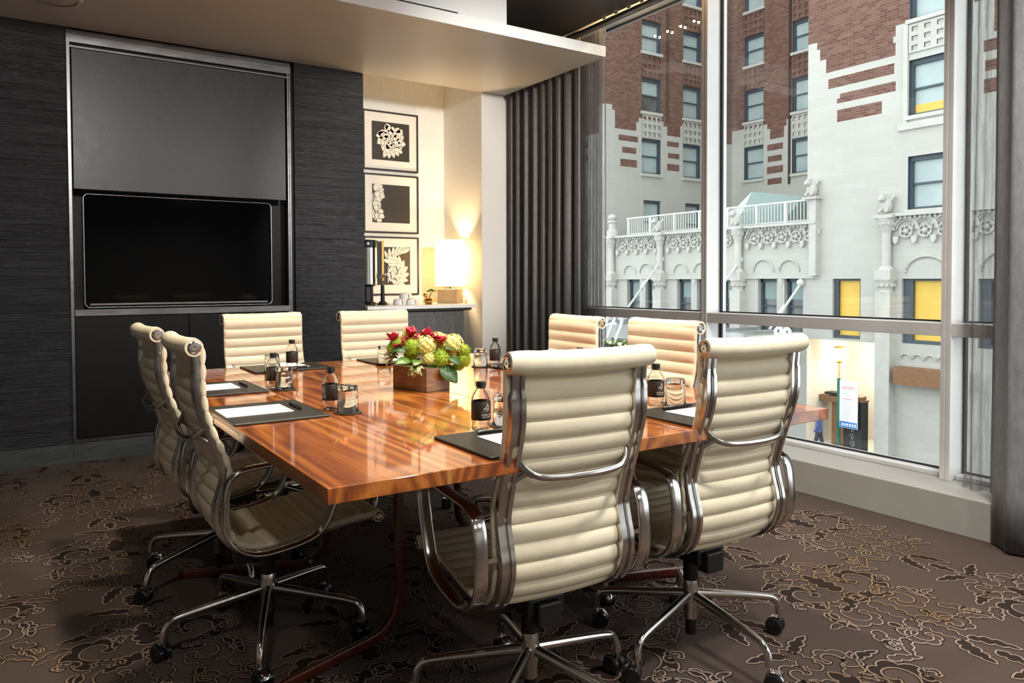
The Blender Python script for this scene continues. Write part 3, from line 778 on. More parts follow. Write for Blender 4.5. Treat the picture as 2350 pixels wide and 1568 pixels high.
def make_chair(label, loc, yaw, bang):
    t = thing('office_chair', label, 'chair', loc, yaw, 'cream leather conference chairs')
    s = obj('sling_seat', make_sling(), M['leather'], t, smooth=50); s['label'] = 'ribbed cream leather sling'
    # rolled top and front
    def roll(name, f, z, r, bow):
        n = 16; path = [(f - bow * (1 - (2 * i / n - 1) ** 2), -.201 + .402 * i / n, z + .004 * (2 * i / n - 1) ** 2) for i in range(n + 1)]
        rs = [r * (.90 if i in (0, n) else 1 + .02 * math.sin(i * 2.3)) for i in range(n + 1)]
        o = obj(name, MB().tube(path, rs, 20, up=(0, 0, 1)), M['leather'], t, smooth=60)
        for sg in (-1, 1):
            e = MB().lathe([(r * .62, 0), (r * .66, .003), (r * .56, .0045), (r * .46, .002), (r * .40, .002), (r * .38, .0042), (r * .16, .0048), (.0008, .004)], n=20, axis='y', cap0=False, cap1=False)
            e.v = [(p[0] + f, sg * (p[1] + .2005), p[2] + z + .004) for p in e.v]
            obj('roll_cap', e, M['alu'], o)
        return o
    roll('top_roll', -.2500, .961, .0285, .010)
    roll('front_roll', .300, .388, .0205, .002)
    for sg in (-1, 1):
        rp = [(p.x, sg * .174, p.z) for p in RAILP]
        nn = len(rp); sc = [1.0 if 4 < i < nn - 8 else .82 for i in range(nn)]
        r = obj('side_rail', MB().sweep(rp, RSEC, up=(0, 1, 0), scales=sc), M['alu'], t, smooth=40)
        a = obj('armrest', MB().sweep([(p.x, sg * .238, p.z) for p in ARMP], rrect(.011, .036, .0045, 2), up=(0, 1, 0), closed=True), M['alu'], t, smooth=45)
        for f, z in ((-.183, .500), (-.085, .360)):
            obj('arm_bracket', MB().box(f - .006, f + .006, min(sg * .18, sg * .224), max(sg * .18, sg * .224), z - .006, z + .006), M['chrome'], a, smooth=0)
    # bowed back spreader with flared ends
    half = [(-.200, .160, .752), (-.213, .155, .730), (-.232, .140, .708), (-.247, .110, .695), (-.254, .055, .690), (-.256, 0, .689)]
    P = catmull(half + [(x, -y, z) for x, y, z in half[-2::-1]], 4); n = len(P)
    sc = [1 + .35 * abs(2 * i / (n - 1) - 1) ** 4 for i in range(n)]
    m = MB().sweep(P, [(.0045 * math.cos(a) * 1.2, .0085 * math.sin(a)) for a in [k * PI / 6 for k in range(12)]], up=(0, 0, 1), scales=sc)
    for sg in (-1, 1): m.tube(catmull([(-.194, sg * .164, .668), (-.206, sg * .157, .684), (-.226, sg * .140, .701), (-.240, sg * .13, .697)], 3), [.006, .006, .006, .006, .006, .006, .006, .006, .006, .005], 8)
    obj('back_spreader', m, M['alu'], t, smooth=50)
    m = MB()
    for f in (-.055, .115): m.tube([(f, -.176, .356 if f < 0 else .377), (f * .9, -.07, .338), (f * .9, .07, .338), (f, .176, .356 if f < 0 else .377)], .010, 10)
    obj('seat_spreader', m, M['alu'], t)
    m = MB().box(-.085, .13, -.055, .055, .282, .333).box(-.105, -.06, -.035, .035, .262, .325)
    o = obj('tilt_mechanism', m, M['black'], t, smooth=0, bevel=.006)
    obj('lever', MB().tube([(.05, -.05, .315), (.06, -.14, .318), (.07, -.205, .302)], .0045, 8), M['blackgloss'], o)
    obj('lever', MB().tube([(.02, .05, .315), (.03, .17, .312)], .0045, 8), M['blackgloss'], o)
    obj('knob', MB().sphere((.07, -.212, .298), .010, 10, 8, .6, 1.6, .5), M['chrome'], o)
    obj('tension_knob', MB().lathe([(.016, 0), (.018, .012), (.012, .02)], (.13, 0, .306), n=18, axis='x'), M['chrome'], o)
    obj('gas_column', MB().cyl((0, 0, 0), .024, .21, .285, 20), M['blackgloss'], t)
    obj('column_foot', MB().cyl((0, 0, 0), .0165, .036, .10, 16), M['blackgloss'], t)
    obj('hub', MB().lathe([(.017, .082), (.0215, .088), (.0215, .125), (.026, .150), (.026, .172), (.0225, .188), (.0225, .218), (.020, .222)], n=28), M['alu'], t)
    for k in range(5):
        lp = [(.012, 0, .163), (.10, 0, .151), (.20, 0, .137), (.268, 0, .126), (.290, 0, .118), (.303, 0, .103), (.309, 0, .085), (.311, 0, .068)]
        lr = [.0150, .0140, .0125, .0112, .0108, .0110, .0122, .0132]
        sec = [(math.cos(a), math.sin(a) * .95) for a in [j * PI / 7 for j in range(14)]]
        lg = obj('base_leg', MB().sweep(catmull(lp, 3), sec, up=(0, 1, 0), scales=[lr[min(int(i / 3), 7)] + (lr[min(int(i / 3) + 1, 7)] - lr[min(int(i / 3), 7)]) * (i % 3) / 3 for i in range(22)]), M['alu'], t, smooth=50)
        lg.rotation_euler = (0, 0, math.radians(bang + 72 * k) - yaw)
        w = MB()
        for sg in (-1, 1): w.lathe([(.006, -.0085), (.022, -.0095), (.0265, -.006), (.0265, .006), (.022, .0095), (.004, .0095)], (0, sg * .013, .0268), n=24, axis='y')
        ca = math.radians((k * 97 + bang * 3) % 360)
        Mx = Matrix.Translation((.311, 0, 0)) @ Matrix.Rotation(ca, 4, 'Z') @ Matrix.Translation((.014, 0, 0))
        w.xform(Mx)
        c = obj('caster', w, M['blackgloss'], lg)
        h = []
        for i in range(9):
            th = math.radians(-10 + 125 * i / 8)
            h.append([(.0295 * math.cos(th) * (1 - .12 * abs(y) ** 4), y * .0115, .0268 + .0295 * math.sin(th)) for y in (-1, -.8, -.4, 0, .4, .8, 1)])
        hm = MB().grid(h).tube([(-.014, 0, .045), (-.014, 0, .070)], .006, 10, up=(1, 0, 0)); hm.xform(Mx)
        ho = obj('caster_hood', hm, M['chrome'], lg, smooth=60, recalc=False)
    return t
D = math.radians
ch = [('cream leather chair at the left table edge, nearest the camera, seen from its side', (.661, 2.441, 0), D(0), 34.2),
      ('cream leather chair at the left table edge, partly hidden behind the nearer side-on chair', (.648, 3.075, 0), D(2), 62),
      ('cream leather chair at the far table edge in front of the dark cabinet doors', (1.055, 3.60, 0), D(-84), 20),
      ('cream leather chair at the far table edge behind the flower arrangement', (1.635, 3.585, 0), D(-87), 11),
      ('cream leather chair at the window side of the table, next to the charcoal curtain', (1.895, 2.735, 0), D(175), 40),
      ('cream leather chair at the window side of the table, in front of the left mullion', (1.960, 2.225, 0), D(178), 5),
      ('cream leather chair in the middle foreground seen from behind, nearest the camera', (1.134, 1.636, 0), D(85.5), .4),
      ('cream leather chair seen from behind at right, beside the window sill', (1.757, 1.645, 0), D(88), 50.7)]
first = None
for lab, loc, yaw, bang in ch:
    if first is None: first = make_chair(lab, loc, yaw, bang)
    else:
        c = dup(first, loc, yaw, lab); k = 0
        for o in c.children:
            if o.name.startswith('base_leg'):
                o.rotation_euler = (0, 0, D(bang + 72 * k) - yaw); k += 1

# ================================================================== TABLE SETTINGS
pad_d = (.281, .358)
seats = [  # pad centre, yaw of the seat, bottle, glass, words
    ((.6435, 2.366), 0, (.831, 2.315), (.853, 2.222), 'before the side-on chair at the near left'),
    ((.633, 2.985), 0, (.815, 2.900), (.838, 2.838), 'before the second chair on the left side'),
    ((1.055, 3.545), D(-90), (1.046, 3.418), (.945, 3.382), 'before the far chair by the cabinet doors'),
    ((1.640, 3.545), D(-90), None, (1.490, 3.395), 'before the far chair behind the flowers'),
    ((2.005, 2.930), D(180), (1.856, 2.957), (1.838, 3.060), 'before the window chair by the curtain'),
    ((2.005, 2.330), D(180), (1.862, 2.335), (1.845, 2.245), 'before the window chair by the mullion'),
    ((1.073, 1.587), D(90), (1.053, 1.752), (1.145, 1.777), 'before the middle foreground chair'),
    ((1.736, 1.581), D(90), (1.697, 1.740), (1.797, 1.752), 'before the right foreground chair')]
def text_mesh(txt, size, ext=.0):
    cu = bpy.data.curves.new('lettering', 'FONT'); cu.body = txt; cu.size = size; cu.align_x = 'CENTER'; cu.extrude = ext; cu.resolution_u = 2
    o = bpy.data.objects.new('lettering_tmp', cu); COL.objects.link(o)
    dg = bpy.context.evaluated_depsgraph_get(); dg.update(); me = bpy.data.meshes.new_from_object(o.evaluated_get(dg))
    m = MB(); m.add([v.co[:] for v in me.vertices], [tuple(p.vertices) for p in me.polygons])
    bpy.data.objects.remove(o); bpy.data.meshes.remove(me); bpy.data.curves.remove(cu)
    return m
BR_ = .0268
def wrap(m, cx_, z, mi=0):
    """flat lettering (x,y) bent round the bottle, facing -Y"""
    r = BR_ + .0005
    m.v = [(r * math.sin((p[0] + cx_) / r), -r * math.cos((p[0] + cx_) / r), z + p[1]) for p in m.v]; return m
def make_bottle(label, loc, yaw):
    t = thing('water_bottle', label, 'bottle', loc, yaw, 'small water bottles with black caps')
    r = BR_
    obj('body', MB().lathe([(.004, .004), (.018, .001), (.0245, .0035), (.0262, .009), (.0250, .018), (.0262, .028), (r - .0006, .031), (r - .0006, .083), (.0262, .088), (.0225, .100), (.0155, .110), (.0118, .115), (.0112, .124), (.0100, .124), (.0106, .115), (.0143, .1095), (.0213, .0993), (.0248, .0875), (.0249, .032), (.0236, .018), (.0246, .010), (.022, .0055), (.004, .006)], n=32), M['bottle'], t, smooth=60)
    obj('cap', MB().lathe([(.0125, .120), (.0138, .121), (.0138, .133), (.0130, .1355), (.001, .1362)], n=24), M['blackgloss'], t)
    obj('neck_ring', MB().lathe([(.0120, .1165), (.0132, .1165), (.0132, .1185), (.0120, .1185)], n=24), M['blackgloss'], t)
    lb = obj('label_band', MB().lathe([(r, .0315), (r + .0002, .0318), (r + .0002, .0822), (r, .0825)], n=40, cap0=False, cap1=False), M['label'], t)
    lm = MB()
    for x0, y0, x1, y1 in ((-.008, .002, .004, .016), (-.006, .000, .001, .009), (.004, .016, .008, .004), (-.001, .006, .006, .002), (.001, .010, .007, .012), (.008, .004, .004, -.004), (-.002, .001, .003, -.003)):
        dx, dy = x1 - x0, y1 - y0; L = math.hypot(dx, dy); nx, ny = -dy / L * .0006, dx / L * .0006
        lm.add([(x0 - nx, y0 - ny, 0), (x1 - nx, y1 - ny, 0), (x1 + nx, y1 + ny, 0), (x0 + nx, y0 + ny, 0)], [(0, 1, 2, 3)])
    wrap(lm, 0, .060)
    tx = wrap(text_mesh('HOTEL AN', .0062), 0, .0445); lm.add(tx.v, tx.f)
    tx = wrap(text_mesh('NEW YORK', .0048), 0, .0388); lm.add(tx.v, tx.f)
    tx = wrap(text_mesh('NATURAL SPRING WATER', .0026), 0, .0345) if False else MB().box(-.011, .011, .0343, .0349, 0, 0)
    obj('label_print', lm, M['labelwhite'], lb, smooth=0, recalc=False)
    return t
def make_glass(label, loc):
    t = thing('drinking_glass', label, 'glass', loc, 0, 'upturned glasses on black coasters')
    obj('tumbler', MB().lathe([(.0325, 0), (.0318, 0), (.0298, .058), (.027, .066), (.001, .068), (.001, .0825), (.027, .083), (.0305, .080), (.0335, .001), (.0325, 0)], n=36, cap0=False, cap1=False).add([], []), M['tumbler'], t, smooth=50)
    return t
def make_coaster(label, loc):
    o = obj('coaster', MB().lathe([(.042, 0), (.0435, .001), (.0435, .003), (.042, .004)], n=36), M['cork']); o.location = loc
    return tag(o, label, 'coaster', 'round black coasters')
def make_pad(label, loc, yaw):
    t = obj('desk_pad', MB().box(-pad_d[0] / 2, pad_d[0] / 2, -pad_d[1] / 2, pad_d[1] / 2, 0, .007), M['leatherdark'], smooth=0, bevel=.003)
    t.location = loc; t.rotation_euler = (0, 0, yaw)
    return tag(t, label, 'desk pad', 'dark leather desk pads')
def make_note(label, loc, yaw):
    o = obj('notepad', MB().box(-.10, .10, -.0775, .0775, 0, .0022), M['paper'], smooth=0); o.location = loc; o.rotation_euler = (0, 0, yaw)
    return tag(o, label, 'notepad', 'white notepads on the desk pads')
def make_pen(label, loc, yaw):
    t = thing('pen', label, 'pen', loc, yaw, 'black pens on the desk pads')
    obj('barrel', MB().lathe([(.0008, -.066), (.003, -.056), (.0042, -.045), (.0045, .01), (.0042, .058), (.003, .066)], n=14, axis='y').xform(Matrix.Translation((0, 0, .0046))), M['pen'], t)
    obj('clip', MB().box(-.001, .001, .02, .062, .0085, .0098), M['chrome'], t, smooth=0)
    return t
protos = {}
def place(kind, fn, label, loc, yaw=None):
    if kind not in protos:
        protos[kind] = fn(label, loc) if yaw is None else fn(label, loc, yaw); return protos[kind]
    return dup(protos[kind], loc, yaw, label)
e = .0004
LA = {6: D(2), 7: D(-10), 0: D(-82), 1: D(120), 2: D(180), 4: D(140), 5: D(150)}
for i, (pc, yw, bo, gl, wd) in enumerate(seats):
    loc = lambda f, l, z: (pc[0] + math.cos(yw) * f - math.sin(yw) * l, pc[1] + math.sin(yw) * f + math.cos(yw) * l, z)
    pad = place('pad', make_pad, 'dark leather desk pad ' + wd, (pc[0], pc[1], TZ + e), yw)
    place('note', make_note, 'white notepad ' + wd, loc(-.035, .014, TZ + .0078), yw)
    place('pen', make_pen, 'black pen beside the notepad ' + wd, loc(.093, .008, TZ + .0078), yw)
    onpad = lambda q: abs((q[0] - pc[0]) * math.cos(yw) + (q[1] - pc[1]) * math.sin(yw)) < pad_d[0] / 2 + .02 and abs(-(q[0] - pc[0]) * math.sin(yw) + (q[1] - pc[1]) * math.cos(yw)) < pad_d[1] / 2 + .02
    if bo:
        place('bottle', make_bottle, 'small black-capped water bottle with dark label ' + wd, (bo[0], bo[1], TZ + (.0078 if onpad(bo) else e)), LA.get(i, 0))
    zc = TZ + (.0078 if onpad(gl) else e)
    place('coaster', make_coaster, 'round black coaster under the glass ' + wd, (gl[0], gl[1], zc))
    place('glass', make_glass, 'upturned clear drinking glass on a coaster ' + wd, (gl[0], gl[1], zc + .0044))

# ================================================================== FLOWERS
FC = Vector((1.277, 2.567, TZ)); CR = Vector((.8348, -.5506, 0)); CF = Vector((.5506, .8348, 0))
t = thing('flower_arrangement', 'low arrangement of red, yellow and green flowers in a wooden box mid-table', 'flowers', FC + Vector((0, 0, .0004)))
def mk_boxwood():
    q = NT('veneered_flower_box'); v = q.coord(scale=(9, 9, 60)); n = q.noise(v, 1.2, 4, .6, .4); v2 = q.coord(scale=(22, 22, 22)); k = q.noise(v2, 1, 2)
    col = q.ramp(n, [(.3, (.10, .042, .012)), (.7, (.24, .115, .036))]); col = q.mix(q.math('GREATER_THAN', k, .72), col, (.05, .02, .01, 1))
    return q.done(q.prin(**{'Base Color': col, 'Roughness': .35, 'Coat Weight': .9, 'Coat Roughness': .05}))
M['boxwood'] = mk_boxwood()
ra = math.atan2(-.205, .037)
m = MB().obox((0, 0, 0), .208, .111, .004, ra)
for dx, dy, w, d in ((0, .0535, .208, .004), (0, -.0535, .208, .004), (.102, 0, .004, .111), (-.102, 0, .004, .111)):
    c = Matrix.Rotation(ra, 3, 'Z') @ Vector((dx, dy, 0)); m.obox(c, w, d, .088, ra)
obj('planter_box', m, M['boxwood'], t, smooth=0)
m = MB().obox((0, 0, .004), .20, .103, .075, ra)
obj('flower_foam', m, M['green'], t, smooth=0)
M['orchid'] = pm('red_petals', (.40, .018, .040), .38, var=.35, scale=40, spec=.4)
M['hydra'] = pm('yellow_green_hydrangea', (.72, .70, .24), .6, var=.18, scale=60)
M['moss'] = pm('bright_green_dianthus', (.27, .40, .025), .7, var=.45, scale=90)
M['leafA'] = pm('mid_green_leaf', (.10, .19, .035), .4, var=.3, scale=40)
M['leafB'] = pm('deep_green_leaf', (.040, .105, .030), .4, var=.25, scale=40)
def mk_varieg():
    q = NT('variegated_leaf'); v = q.coord(); n = q.noise(v, 70, 2)
    return q.done(q.prin(**{'Base Color': q.ramp(n, [(.45, (.10, .14, .03)), (.56, (.55, .52, .24))]), 'Roughness': .45}))
M['leafV'] = mk_varieg()
PXM = 1721 / 2.853
def fpos(px, py, dep=0):
    return (px - 953.5) / PXM * CR + CF * dep + Vector((0, 0, .100 - (py - 838) / PXM + dep * .1))
rf = random.Random(11)
def ball(c, r, bump, mat, name, floret):
    m = MB(); c = Vector(c); n = 150 if not floret else 62
    m.sphere(c, r * .86, 14, 10)
    for i in range(n):
        z = 1 - 2 * (i + .5) / n; a = i * 2.39996; q = math.sqrt(1 - z * z); d = Vector((q * math.cos(a), q * math.sin(a), z))
        u = d.orthogonal().normalized(); w = d.cross(u)
        if floret:
            o = rf.uniform(0, 1.5); cc = c + d * r * rf.uniform(.92, 1.06)
            for k in range(4):
                an = o + k * PI / 2; e1 = u * math.cos(an) + w * math.sin(an); e2 = -u * math.sin(an) + w * math.cos(an); L = r * .30
                m.add([cc, cc + e1 * L * .55 + e2 * L * .42 + d * L * .12, cc + e1 * L + d * L * .22, cc + e1 * L * .55 - e2 * L * .42 + d * L * .12], [(0, 1, 2, 3)])
        else:
            for k in range(3):
                o = rf.uniform(0, 6); e1 = u * math.cos(o) + w * math.sin(o); b = c + d * r * .80
                m.add([b + e1 * r * .06, b - e1 * r * .06, c + d * r * rf.uniform(1.0, 1.14) + e1 * r * rf.uniform(-.15, .15) + d.cross(e1) * r * rf.uniform(-.15, .15)], [(0, 1, 2)])
    return obj(name, m, mat, t, smooth=0 if not floret else 0, recalc=False)
def leafmesh(m, c, d, nrm, L, W, curl=.25, n=8):
    d = d.normalized(); s = d.cross(nrm).normalized(); nn = s.cross(d).normalized(); rows = []
    for i in range(n + 1):
        q = i / n; w = W * math.sin(PI * min(max(q, .02), .98)) ** .7
        p = c + d * (L * q) - nn * (curl * L * q * q)
        rows.append([p - s * w + nn * w * .25, p, p + s * w + nn * w * .25])
    m.grid([[tuple(x) for x in r_] for r_ in rows])
for px, py, r in ((899, 796, .030), (938, 799, .036), (1003, 826, .041), (1050, 832, .032), (1052, 812, .028), (930, 823, .028), (1040, 845, .022), (888, 806, .022)):
    ball(fpos(px, py, -.035 if 930 < px < 1040 else 0), r, 1, M['moss'], 'green_flower_head', False)
for px, py, r, dp in ((925, 776, .026, .03), (968, 796, .038, -.03), (1026, 797, .040, .0), (976, 824, .024, -.05), (990, 790, .03, .04), (955, 800, .03, .08), (1000, 800, .03, .08)):
    ball(fpos(px, py, dp), r, 1, M['hydra'], 'yellow_flower_head', True)
for px, py, tilt in ((896, 779, -.6), (916, 790, -.2), (932, 769, -.1), (966, 771, .2), (982, 779, .3), (1001, 783, .1), (942, 784, -.5), (913, 803, -.9)):
    m = MB(); c = fpos(px, py, -.01)
    for k in range(6):
        a = k * PI / 3 + rf.uniform(-.2, .2); out = CR * math.cos(a) + CF * math.sin(a)
        d = out * rf.uniform(.5, 1.2) + Vector((0, 0, .8)) + CR * tilt * .6
        leafmesh(m, c - Vector((0, 0, .018)), d, out * -.9 + Vector((0, 0, .4)), rf.uniform(.040, .052), .0145, rf.uniform(-.2, .5))
    m.sphere(c, .010, 8, 6, 1, 1, 1.4)
    o = obj('red_flower', m, M['orchid'], t, smooth=60, recalc=False); s = o.modifiers.new('th', 'SOLIDIFY'); s.thickness = .0012
m = MB()
for k in range(26):
    c = fpos(rf.uniform(885, 905), rf.uniform(812, 832), rf.uniform(-.02, .05)); a = rf.uniform(-.9, .9)
    leafmesh(m, c, -CR + Vector((0, 0, a)) + CF * rf.uniform(-.6, .5), Vector((0, 0, 1)), rf.uniform(.03, .055), .009)
for k in range(12):
    c = fpos(945 + k * 1.2, 836, -.07); leafmesh(m, c, CR * rf.uniform(-.7, .6) - CF * .8 + Vector((0, 0, rf.uniform(-.6, .1))), Vector((0, 0, 1)), .045, .012, .5)
for k in range(9):
    c = fpos(976 + rf.uniform(-3, 6), 842 + k * 3.0, -.075); leafmesh(m, c, CR * (1 if k % 2 else -1) * .8 - CF * .3 + Vector((0, 0, -.9)), -CF, .026, .006, .1)
o = obj('variegated_leaf_sprays', m, M['leafV'], t, smooth=60, recalc=False); s = o.modifiers.new('th', 'SOLIDIFY'); s.thickness = .0008
for px, py, dd, L, W, mt in ((1000, 840, CR * .9 + Vector((0, 0, -.55)) - CF * .3, .085, .034, 'leafB'), (935, 826, -CR * .7 - CF * .7 + Vector((0, 0, .1)), .06, .022, 'leafA'), (955, 826, -CR * .2 - CF * .9, .05, .02, 'leafA'), (925, 806, -CR * .9 + CF * .2 + Vector((0, 0, .3)), .06, .02, 'leafB'), (1015, 800, CR * .5 + CF * .6, .07, .025, 'leafB'), (1020, 822, CR * .8 - CF * .1 + Vector((0, 0, -.2)), .05, .018, 'leafB')):
    m = MB(); leafmesh(m, fpos(px, py, -.06), dd, Vector((0, 0, 1)) - CF * .8, L, W, .3, 12)
    o = obj('leaf', m, M[mt], t, smooth=60, recalc=False); s = o.modifiers.new('th', 'SOLIDIFY'); s.thickness = .001
# ================================================================== BUILDING ACROSS THE STREET
XB, XM, YL = 26.0, 36.8, 31.2
fB = lambda u, v, d: (XB - d, u, v)      # podium / corner block plane (u = Y)
fM = lambda u, v, d: (XM - d, u, v)
fL = lambda u, v, d: (u, YL - d, v)      # u = X
fW = lambda u, v, d: (26.62 - d, u, v)   # tower front beyond the terrace
def facade(mb, fn, u0, u1, v0, v1, holes, zones, depth=.28):
    """wall with real openings; zones: [(u0,u1,v0,v1,material)] later ones win"""
    us = sorted({u0, u1} | {x for h in holes for x in h[:2]} | {x for z in zones for x in z[:2]})
    vs = sorted({v0, v1} | {x for h in holes for x in h[2:4]} | {x for z in zones for x in z[2:4]})
    us = [u for u in us if u0 <= u <= u1]; vs = [v for v in vs if v0 <= v <= v1]
    for a, b in zip(us, us[1:]):
        for c, d in zip(vs, vs[1:]):
            m_, k_ = (a + b) / 2, (c + d) / 2
            if any(h[0] < m_ < h[1] and h[2] < k_ < h[3] for h in holes): continue
            mi = 0
            for z in zones:
                if z[0] < m_ < z[1] and z[2] < k_ < z[3]: mi = z[4]
            mb.add([fn(a, c, 0), fn(b, c, 0), fn(b, d, 0), fn(a, d, 0)], [(0, 1, 2, 3)], mi)
    for h in holes:
        a, b, c, d = h[:4]; mi = h[4] if len(h) > 4 else 1
        P = [(a, c), (b, c), (b, d), (a, d)]
        for i in range(4):
            p, q = P[i], P[(i + 1) % 4]
            mb.add([fn(*p, 0), fn(*q, 0), fn(*q, -depth), fn(*p, -depth)], [(0, 1, 2, 3)], mi)
def fbox(mb, fn, u0, u1, v0, v1, d0, d1, mi=0):
    return mb.prism([(u0, v0), (u1, v0), (u1, v1), (u0, v1)], fn, d0, d1, mi)
wg = random.Random(21)
def sash_window(parent, fn, u0, u1, v0, v1, dep=.26, mid=.52, pane='blind', lower=None):
    m = MB(); f = .085; s = .055; dd = -dep
    fbox(m, fn, u0, u0 + f, v0, v1, dd, dd + .16); fbox(m, fn, u1 - f, u1, v0, v1, dd, dd + .16); fbox(m, fn, u0 + f, u1 - f, v1 - .16, v1, dd, dd + .16); fbox(m, fn, u0 + f, u1 - f, v0, v0 + .09, dd, dd + .16)
    vm = v0 + (v1 - v0) * mid - .02
    fbox(m, fn, u0 + f, u1 - f, vm - .035, vm + .035, dd, dd + .10)
    w = obj('window', m, M['sash'], parent, smooth=0)
    p = MB(); fbox(p, fn, u0 + f, u1 - f, vm + .03, v1 - .15, dd + .0, dd + .04); obj('upper_pane', p, M[pane], w, smooth=0)
    p = MB(); fbox(p, fn, u0 + f, u1 - f, v0 + .08, vm - .03, dd - .04, dd + .01); obj('lower_pane', p, M[lower or pane], w, smooth=0)
    return w
def grille(parent, fn, u0, u1, v0, v1, nx, ny, mat, k=.56):
    m = MB(); cu, cv = (u1 - u0) / nx, (v1 - v0) / ny
    holes = [(u0 + cu * (i + .5 - k / 2), u0 + cu * (i + .5 + k / 2), v0 + cv * (j + .5 - k / 2), v0 + cv * (j + .5 + k / 2), 0) for i in range(nx) for j in range(ny)]
    fn2 = lambda u, v, d: fn(u, v, d + .05); holes = [h[:4] + (1,) for h in holes]
    facade(m, fn2, u0, u1, v0, v1, holes, [], .20)
    for h in holes: m.add([fn2(h[0], h[2], -.19), fn2(h[1], h[2], -.19), fn2(h[1], h[3], -.19), fn2(h[0], h[3], -.19)], [(0, 1, 2, 3)], 1)
    return obj('grille_panel', m, [M[mat], M['darkhole']], parent, smooth=0, recalc=False)

# ---- tower (two brick wings meeting in an inner corner)
tw = thing('tower_building', 'tall red brick tower with white lower storeys, rising behind the terrace railing', 'building', (26.6, 31.2, -5.4))
tw.location = (0, 0, 0)
rows = [(15.69 + 3.24 * 1, 13.95 + 3.24), (15.69, 13.95), (12.49, 10.61), (9.11, 7.15)]
holesL, holesM = [], []
colsL = [(29.31, 30.76), (32.57, 34.01)]; colsM = [(28.87, 30.25), (25.45, 26.90)]
for a, b in rows:
    for c in colsL: holesL.append((c[0], c[1], b, a, 2))
    for c in colsM: holesM.append((c[0], c[1], b, a, 2))
lowL = [(29.46, 30.81, 3.2, 5.66), (32.78, 34.05, 3.2, 5.66)]
zL = [(26.62, 40, -6, 9.45, 1), (26.62, 27.14, 9.4, 10.70, 1), (26.62, 27.34, 9.4, 10.42, 1), (29.08, 31.0, 9.4, 10.2, 1), (28.9, 31.28, 9.4, 9.95, 1), (32.34, 34.4, 9.4, 10.1, 1), (32.5, 34.3, 9.4, 10.3, 1), (34.2, 34.9, 9.4, 9.9, 1),
      (27.60, 29.03, 8.83, 9.14, 0), (27.86, 28.90, 8.17, 8.50, 0), (27.73, 28.96, 7.42, 7.83, 0), (31.28, 32.22, 8.84, 9.13, 0), (31.36, 32.27, 8.17, 8.46, 0), (31.29, 32.27, 7.46, 7.84, 0)]
m = MB(); facade(m, fL, 26.62, XM + .1, -5.4, 24, holesL + [h + (1,) for h in lowL], zL)
zM = [(17, 32, -6, 9.33, 1), (28.6, 31.2, 9.3, 10.25, 1), (28.4, 28.75, 9.3, 9.95, 1), (24.9, 27.28, 9.3, 10.3, 1), (27.1, 27.45, 9.3, 9.95, 1),
      (27.51, 28.59, 8.68, 9.04, 0), (27.58, 28.56, 8.02, 8.36, 0), (27.50, 28.60, 7.34, 7.75, 0), (27.58, 28.56, 6.7, 7.05, 0)]
facade(m, fM, 17.0, YL, -5.4, 24, holesM, zM)
zW = [(31.2, 46, -6, 9.2, 1), (31.2, 31.7, 9.2, 10.70, 1), (32.6, 46, 8.5, 8.9, 0), (32.6, 46, 7.8, 8.2, 0)]
facade(m, fW, YL, 46, -5.4, 24, [], zW)
m.add([(26.62, YL, 24), (XM, YL, 24), (XM, 17, 24), (44, 17, 24), (44, 46, 24), (26.62, 46, 24)], [(0, 1, 2, 3, 4, 5)])
obj('wall', m, [M['brick'], M['terra'], M['sash']], tw, smooth=0, recalc=False)
for k, (a, b) in enumerate(rows):
    for j, c in enumerate(colsL): sash_window(tw, fL, c[0], c[1], b, a, lower='blinddark' if (k, j) == (2, 0) else None)
    for j, c in enumerate(colsM): sash_window(tw, fM, c[0], c[1], b, a, lower=None)
    lo = b - .18; up = rows[k + 1][0] + .04 if k < 3 else None
    if up:
        mt = 'terra' if k == 2 else 'brick'
        for c in colsL: grille(tw, fL, c[0], c[1], up, lo, 4, 3, mt)
        for c in colsM: grille(tw, fM, c[0], c[1], up, lo, 4, 3, mt)
    sm = MB()
    for c in colsL: fbox(sm, fL, c[0] - .08, c[1] + .08, b - .16, b, -.1, .12)
    for c in colsM: fbox(sm, fM, c[0] - .08, c[1] + .08, b - .16, b, -.1, .12)
    obj('window_sill', sm, M['trimwhite'], tw, smooth=0)
for h in lowL: sash_window(tw, fL, *h, lower=None)
m = MB()
for u in (31.25, 35.2): m.tube([fL(u, 24, .08), fL(u, 10.2, .08)], .05, 6, up=(1, 0, 0))
m.tube([fM(27.05, 24, .08), fM(27.05, 6.6, .08)], .06, 6, up=(1, 0, 0))
obj('drainpipe', m, M['darkhole'], tw)

# ---- ornaments shared by podium and corner block
def roundel_frieze(mb, centres, zc, r, fn, s=1):
    for c in centres:
        arc = [fn(c + r * 1.42 * math.cos(a), zc + .05 + r * 1.42 * math.sin(a), .09) for a in [PI * k / 16 for k in range(17)]]
        mb.tube(arc, .055, 6); arc = [fn(c + r * 1.42 * .80 * math.cos(a), zc + .05 + r * 1.42 * .8 * math.sin(a), .05) for a in [PI * k / 14 for k in range(15)]]
        mb.tube(arc, .035, 6)
        mb.tube([fn(c + r * .70 * math.cos(a), zc + r * .70 * math.sin(a), .06) for a in [2 * PI * k / 18 for k in range(18)]], .04, 6, closed=True, up=(1, 0, 0))
        q = fn(c, zc, .05); mb.sphere(q, .11, 8, 6)
        for k in range(5): mb.sphere(fn(c + .16 * math.cos(k * 1.257), zc + .16 * math.sin(k * 1.257), .04), .06, 6, 4)
def corbels(mb, us, z, fn):
    for u in us:
        mb.prism([(u - .10, z + .14), (u + .10, z + .14), (u + .08, z - .04), (u, z - .13), (u - .08, z - .04)], fn, -.05, .16)
